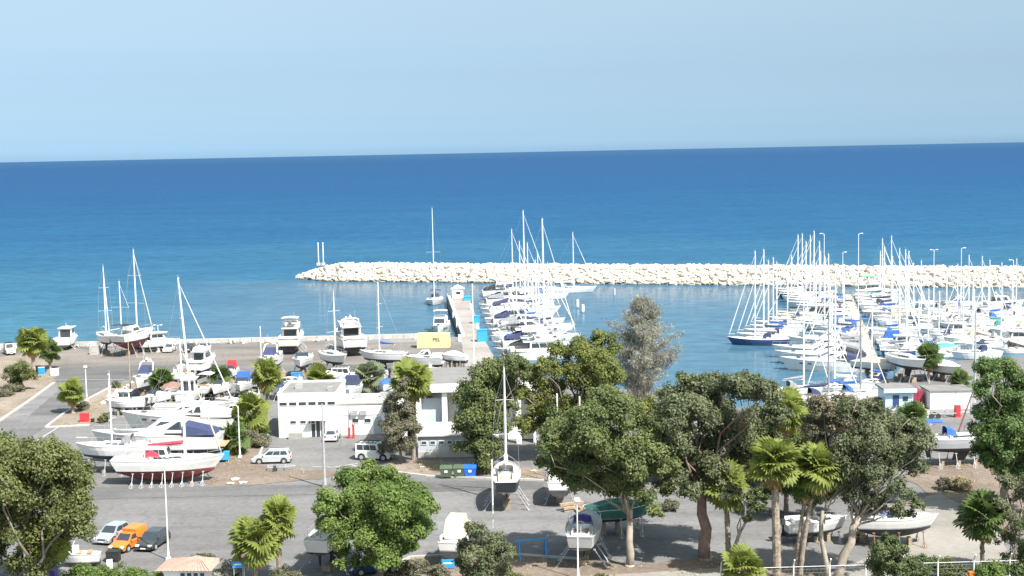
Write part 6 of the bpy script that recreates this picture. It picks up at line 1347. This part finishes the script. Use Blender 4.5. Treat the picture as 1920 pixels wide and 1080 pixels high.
def frond_mesh(name, seed, pet, rad, m, droop=.35, n=17, span=128):
    r = random.Random(seed); mb = MB(); mb.path([(0, 0, 0), (pet*.5, 0, .06), (pet, 0, 0)], [.035, .022, .016], n=3); vs = []
    C = Vector((pet, 0, 0))
    for i in range(n):
        a = R(-span+2*span*(i+.5)/n); da = R(span/n*.95); k = rad*(.84+.16*math.cos(a*.75))*r.uniform(.9, 1.08)
        def P(an, rr, z): return C+Vector((math.cos(an)*rr, math.sin(an)*rr, z-droop*(rr/rad)**2*rad*.8))
        mb.add([C, P(a-da, k*.80, .0), P(a, k*.82, .04), P(a+da, k*.80, .0), P(a+r.uniform(-.03, .03), k, -.10*rad*r.random())], [(0, 1, 2), (0, 2, 3), (1, 4, 2), (2, 4, 3)])
    return mb.mesh(name, m)
fm = {}
def frond_set(m, rad):
    key = (m.name, round(rad, 1))
    if key not in fm: fm[key] = [frond_mesh('frond', s, rad*.72, rad, m, .22+.12*s) for s in range(4)]
    return fm[key]
def palm(label, base, top, rad=1.05, n=34, m=palmg, tr=.22, lean=0.0, dead=True, parts=True, elev=(-52, 84), bark=palmb, orange_=False, nm='fan_palm', hpx=None, lq=0):
    p = G(*base); H = height_to(p, top); n = int(n*1.1)
    t = thing(nm, label, 'palm', (p.x, p.y, 0)); lx = lean
    mb = MB(); pts = []; rs = []
    N = 14
    for i in range(N+1): u = i/N; pts.append((lx*(u**1.5), .0, H*u-.05)); rs.append(tr*(1.35 if i == 0 else 1.0-.28*u)*(1+.10*(i % 2)))
    mb.path(pts, rs, n=9); tk = mb.build('trunk', bark, t)
    if parts:
        mb = MB()       # old leaf bases as small scales
        for i in range(int(H*18)):
            u = rng.random(); a = rng.random()*6.28; r_ = tr*(1-.25*u)*1.02; c = Vector((lx*u**1.5+math.cos(a)*r_, math.sin(a)*r_, H*u)); o_ = Vector((math.cos(a), math.sin(a), .6)); s_ = Vector((-math.sin(a), math.cos(a), 0))
            mb.add([c-s_*.07, c+s_*.07, c+o_*.09+s_*.03+Vector((0, 0, .10)), c+o_*.09-s_*.03+Vector((0, 0, .10))], [(0, 1, 2, 3)])
        o = mb.build('leaf_bases', mat('palm_scales', (.36, .31, .25), .95, .35, 6), tk); o['kind'] = 'stuff'
    top_ = Vector((lx, 0, H-.05)); fs = frond_set(m, rad); joined = MB()
    for i in range(n):
        u = (i+.5)/n; el = R(elev[0]+(elev[1]-elev[0])*(u**.85)+rng.uniform(-16, 16)); az = i*2.39996+rng.uniform(-.2, .2); s = rng.uniform(.72, 1.18)*(1-.15*max(0, u-.7))
        A = Matrix.Translation(top_-Vector((0, 0, .25*(1-u)))) @ Matrix.Rotation(az, 4, 'Z') @ Matrix.Rotation(-el, 4, 'Y') @ Matrix.Rotation(rng.uniform(-.9, .9), 4, 'X') @ Matrix.Scale(s, 4)
        me = fs[i % 4]
        if parts:
            o = bpy.data.objects.new('frond', me); COL.objects.link(o); o.parent = t; o.matrix_local = A
        else: joined.add([A @ v.co for v in me.vertices], [tuple(q.vertices) for q in me.polygons])
    if not parts: joined.build('crown', m, t)
    if dead:
        ds = frond_set(thatch if not orange_ else mat('dead_fronds_orange', (.42, .24, .06), .9, .3, 5), rad*.8); jb = MB()
        for i in range(12):
            A = Matrix.Translation(top_-Vector((0, 0, .3+.5*rng.random()))) @ Matrix.Rotation(i*2.4, 4, 'Z') @ Matrix.Rotation(R(rng.uniform(58, 80)), 4, 'Y') @ Matrix.Scale(rng.uniform(.7, 1.0), 4); me = ds[i % 4]
            jb.add([A @ v.co for v in me.vertices], [tuple(q.vertices) for q in me.polygons])
        o = jb.build('dead_skirt', ds[0].materials[0], t)
    return t
palm('tall fan palm with a scaly trunk, tallest of the three foreground palms', (1457, 1100), 868, 1.35, 46, tr=.36, lean=-.2)
palm('fan palm with orange dead leaves left of the tall scaly palm', (1366, 1056), 905, 1.25, 40, tr=.24, lean=-.25, orange_=True)
palm('slanting fan palm right of the tall scaly palm', (1500, 1096), 876, 1.3, 42, tr=.20, lean=1.5)
palm('thin slanting palm stem crossing beside the slanting fan palm', (1492, 1094), 900, 1.0, 24, palmd, tr=.17, lean=1.0)
palm('fan palm rising behind with a brown skirt of dead leaves', (1474, 960), 768, 1.35, 36, tr=.22, orange_=True)
palm('left head of the double fan palm by the blue sign', (480, 1096), 1012, 1.45, 44, tr=.24, orange_=True, lean=.1)
palm('right, taller head of the double fan palm by the blue sign', (524, 1090), 972, 1.15, 36, palmg, tr=.22, lean=.1)
palm('bright fan palm standing before the large olive-green tree', (88, 1112), 1022, 1.25, 40, tr=.24)
palm('low bright fan palm behind the fence, under the palms', (1392, 1110), 1062, 1.1, 26, tr=.18, dead=False)
palm('dark fan palm silhouetted before the pale path at right', (1841, 1080), 968, 1.35, 36, palmd, tr=.17)
palm('small fan palm on the soil tip beside the red cabinet', (137, 775), 733, 1.25, 30, tr=.28, parts=False, dead=True)
palm('tall palm left of the white wheelhouse boat', (64, 705), 640, 1.7, 34, tr=.34, parts=False)
palm('small palm right of the tall left palm', (94, 692), 655, 1.35, 26, palmd, tr=.24, parts=False)
palm('palm beside the navy-covered cruiser in the yard', (303, 750), 714, 1.25, 28, tr=.25, parts=False, m=palmd)
palm('palm rising behind the office block with a thick trunk', (503, 792), 702, 1.5, 30, tr=.28, parts=False)
palm('low palm behind the office roof, left of two', (598, 736), 709, 1.5, 28, tr=.25, parts=False)
palm('low palm behind the annex with greyish leaves, right of two', (694, 742), 704, 1.5, 28, m=leafmat('leaf_palm_grey', (0.132, 0.163, 0.095), (0.234, 0.263, 0.161), 0.40), tr=.25, parts=False)
palm('tall palm with a full green head in front of the shed', (776, 862), 714, 1.65, 40, tr=.24, parts=True)
palm('palm with a thick skirt beside the parking lot', (472, 828), 772, 1.55, 32, tr=.3, parts=False)
palm('short palm between the parking lot palm and the motor yachts', (436, 852), 822, 1.3, 26, palmd, tr=.26, parts=False)
palm('small palm among the boats left of the red-covered boat', (412, 742), 706, 1.2, 24, palmd, tr=.2, parts=False)
palm('palm on the marina shore before the pale hulls', (1741, 716), 668, 1.35, 26, palmd, tr=.2, parts=False)
palm('little palm on the asphalt between two small boats', (1710, 806), 778, 1.25, 26, m=palmd, tr=.2, parts=False)
palm('small palm left of the tall grey pole on the shore', (1800, 728), 712, 1.1, 22, palmd, tr=.2, parts=False)
def shrub(px, py, r, label, m=olive2, h=.8, nm='shrub'):
    p = G(px, py); t = thing(nm, label, 'shrub', (p.x, p.y, 0)); bl = [(Vector((rng.uniform(-.5, .5)*r, rng.uniform(-.4, .4)*r, r*h*rng.uniform(.35, .8))), r*rng.uniform(.5, .7)) for _ in range(5)]
    mb = MB(); [limb(mb, (0, 0, 0), c, .05, .02, .2, 4, 3) for c, _ in bl]; mb.build('stem', barkg, t)
    P = np.concatenate([blob_leaves(c, q, .5, .24, nsub=9) for c, q in bl]); link('foliage', quads_mesh('foliage', P, m), t)
shrub(219, 727, .9, 'small green shrub on the stony verge by the lamp post', olive); shrub(157, 768, 1.1, 'brownish shrub beside the small fan palm', scruf)
shrub(196, 792, 1.0, 'spiky low shrub by the cabin boat on the verge', olive); shrub(473, 838, 2.0, 'leafy shrub under the parking lot palm', scruf); shrub(485, 822, 1.8, 'tall shrub right of the parking lot palm', olive2)
shrub(17, 742, 1.6, 'dry brown shrub on the sandy verge at left', scruf); shrub(36, 735, 1.3, 'dry shrub below the round bush at left', scruf); shrub(72, 700, 1.2, 'dark shrub at the foot of the tall left palm', darkg)
shrub(150, 1098, 1.5, 'green hedge plant at the bottom left, left of the chair', bright); shrub(190, 1096, 1.3, 'green hedge plant beside the garden chair', bright); shrub(240, 1100, 1.6, 'green hedge plant left of the gate kiosk', bright); shrub(276, 1102, 1.2, 'green hedge plant touching the gate kiosk', bright)
shrub(425, 1090, 1.5, 'white-flowering shrub left of the double palm', leafmat('leaf_white_flower', (0.166, 0.184, 0.113), (0.516, 0.508, 0.466), 0.40)); shrub(395, 1060, .9, 'grey shrub behind the kiosk roof', scruf); shrub(375, 1056, .8, 'small grey shrub left along the kiosk roof', scruf)
shrub(540, 1098, 1.6, 'brownish shrub at the foot of the double palm', scruf); shrub(1800, 920, 1.3, 'dry yellow shrub by the soil at right', leafmat('leaf_dry_yellow', (0.265, 0.235, 0.131), (0.442, 0.389, 0.232), 0.40)); shrub(1775, 918, 1.1, 'pale dry shrub left of the yellow one', scruf); shrub(1770, 1085, 1.6, 'olive shrub before the pale path at the fence', olive); shrub(1850, 1090, 1.7, 'green shrub at the foot of the dark palm', bright)
shrub(820, 1086, 1.3, 'dry shrub beside the blue sign board', scruf); shrub(775, 1080, 1.2, 'dry scrub at the foot of the bright green tree', scruf); shrub(960, 1094, 1.0, 'low yellowish shrub right of the dark shrubby tree', olive2); shrub(1130, 1100, .9, 'small shrub by the lamp post on the bank', olive)
shrub(1255, 958, 1.0, 'low shrub at the road edge left of the reddish trunk', scruf); shrub(1895, 700, 1.8, 'brown shrub behind the right-hand tree', scruf); shrub(1650, 765, 1.3, 'dark shrub left of the blue hut', darkg)
# dry grass over the soil
def tufts(name, polys, n, label, hgt=.28):
    pts = []
    for poly in polys:
        ps = [G(*q) for q in poly]; xs = [q.x for q in ps]; ys = [q.y for q in ps]
        k = 0
        while k < n:
            x, y = rng.uniform(min(xs), max(xs)), rng.uniform(min(ys), max(ys)); ins = False; j = len(ps)-1
            for i in range(len(ps)):
                if (ps[i].y > y) != (ps[j].y > y) and x < (ps[j].x-ps[i].x)*(y-ps[i].y)/(ps[j].y-ps[i].y)+ps[i].x: ins = not ins
                j = i
            k += 1
            if ins and math.sin(x*.9+2*math.sin(y*.35))+rng.gauss(0, .6) > .3: pts.append((x, y, .06))
    c = np.array(pts); c = np.repeat(c, 5, axis=0)+nr.normal(size=(len(c)*5, 3))*np.array([.16, .16, .03]); c[:, 2] = np.abs(c[:, 2])+.06
    o = link(name, quads_mesh(name, leaves(c, nr.normal(size=(len(c), 3))*np.array([1, 1, .2]), hgt, asp=.22, hang=2.0), grassm)); tag(o, label, 'grass', None, 'stuff')
tufts('dry_grass', [[(-60, 690), (40, 680), (95, 690), (98, 716), (60, 745), (0, 785), (-60, 830)], [(245, 716), (120, 775), (90, 800), (165, 797), (240, 742)], [(443, 792), (500, 816), (480, 868), (640, 886), (480, 908), (395, 914), (402, 870)], [(720, 862), (860, 866), (1010, 878), (1022, 900), (900, 897), (735, 884)], [(690, 1090), (770, 1046), (1090, 1050), (1330, 1044), (1560, 1068), (1560, 1100)], [(1700, 862), (1960, 880), (1960, 1010), (1880, 1000), (1750, 930)]], 700, 'thin dry grass scattered over the soil patches')
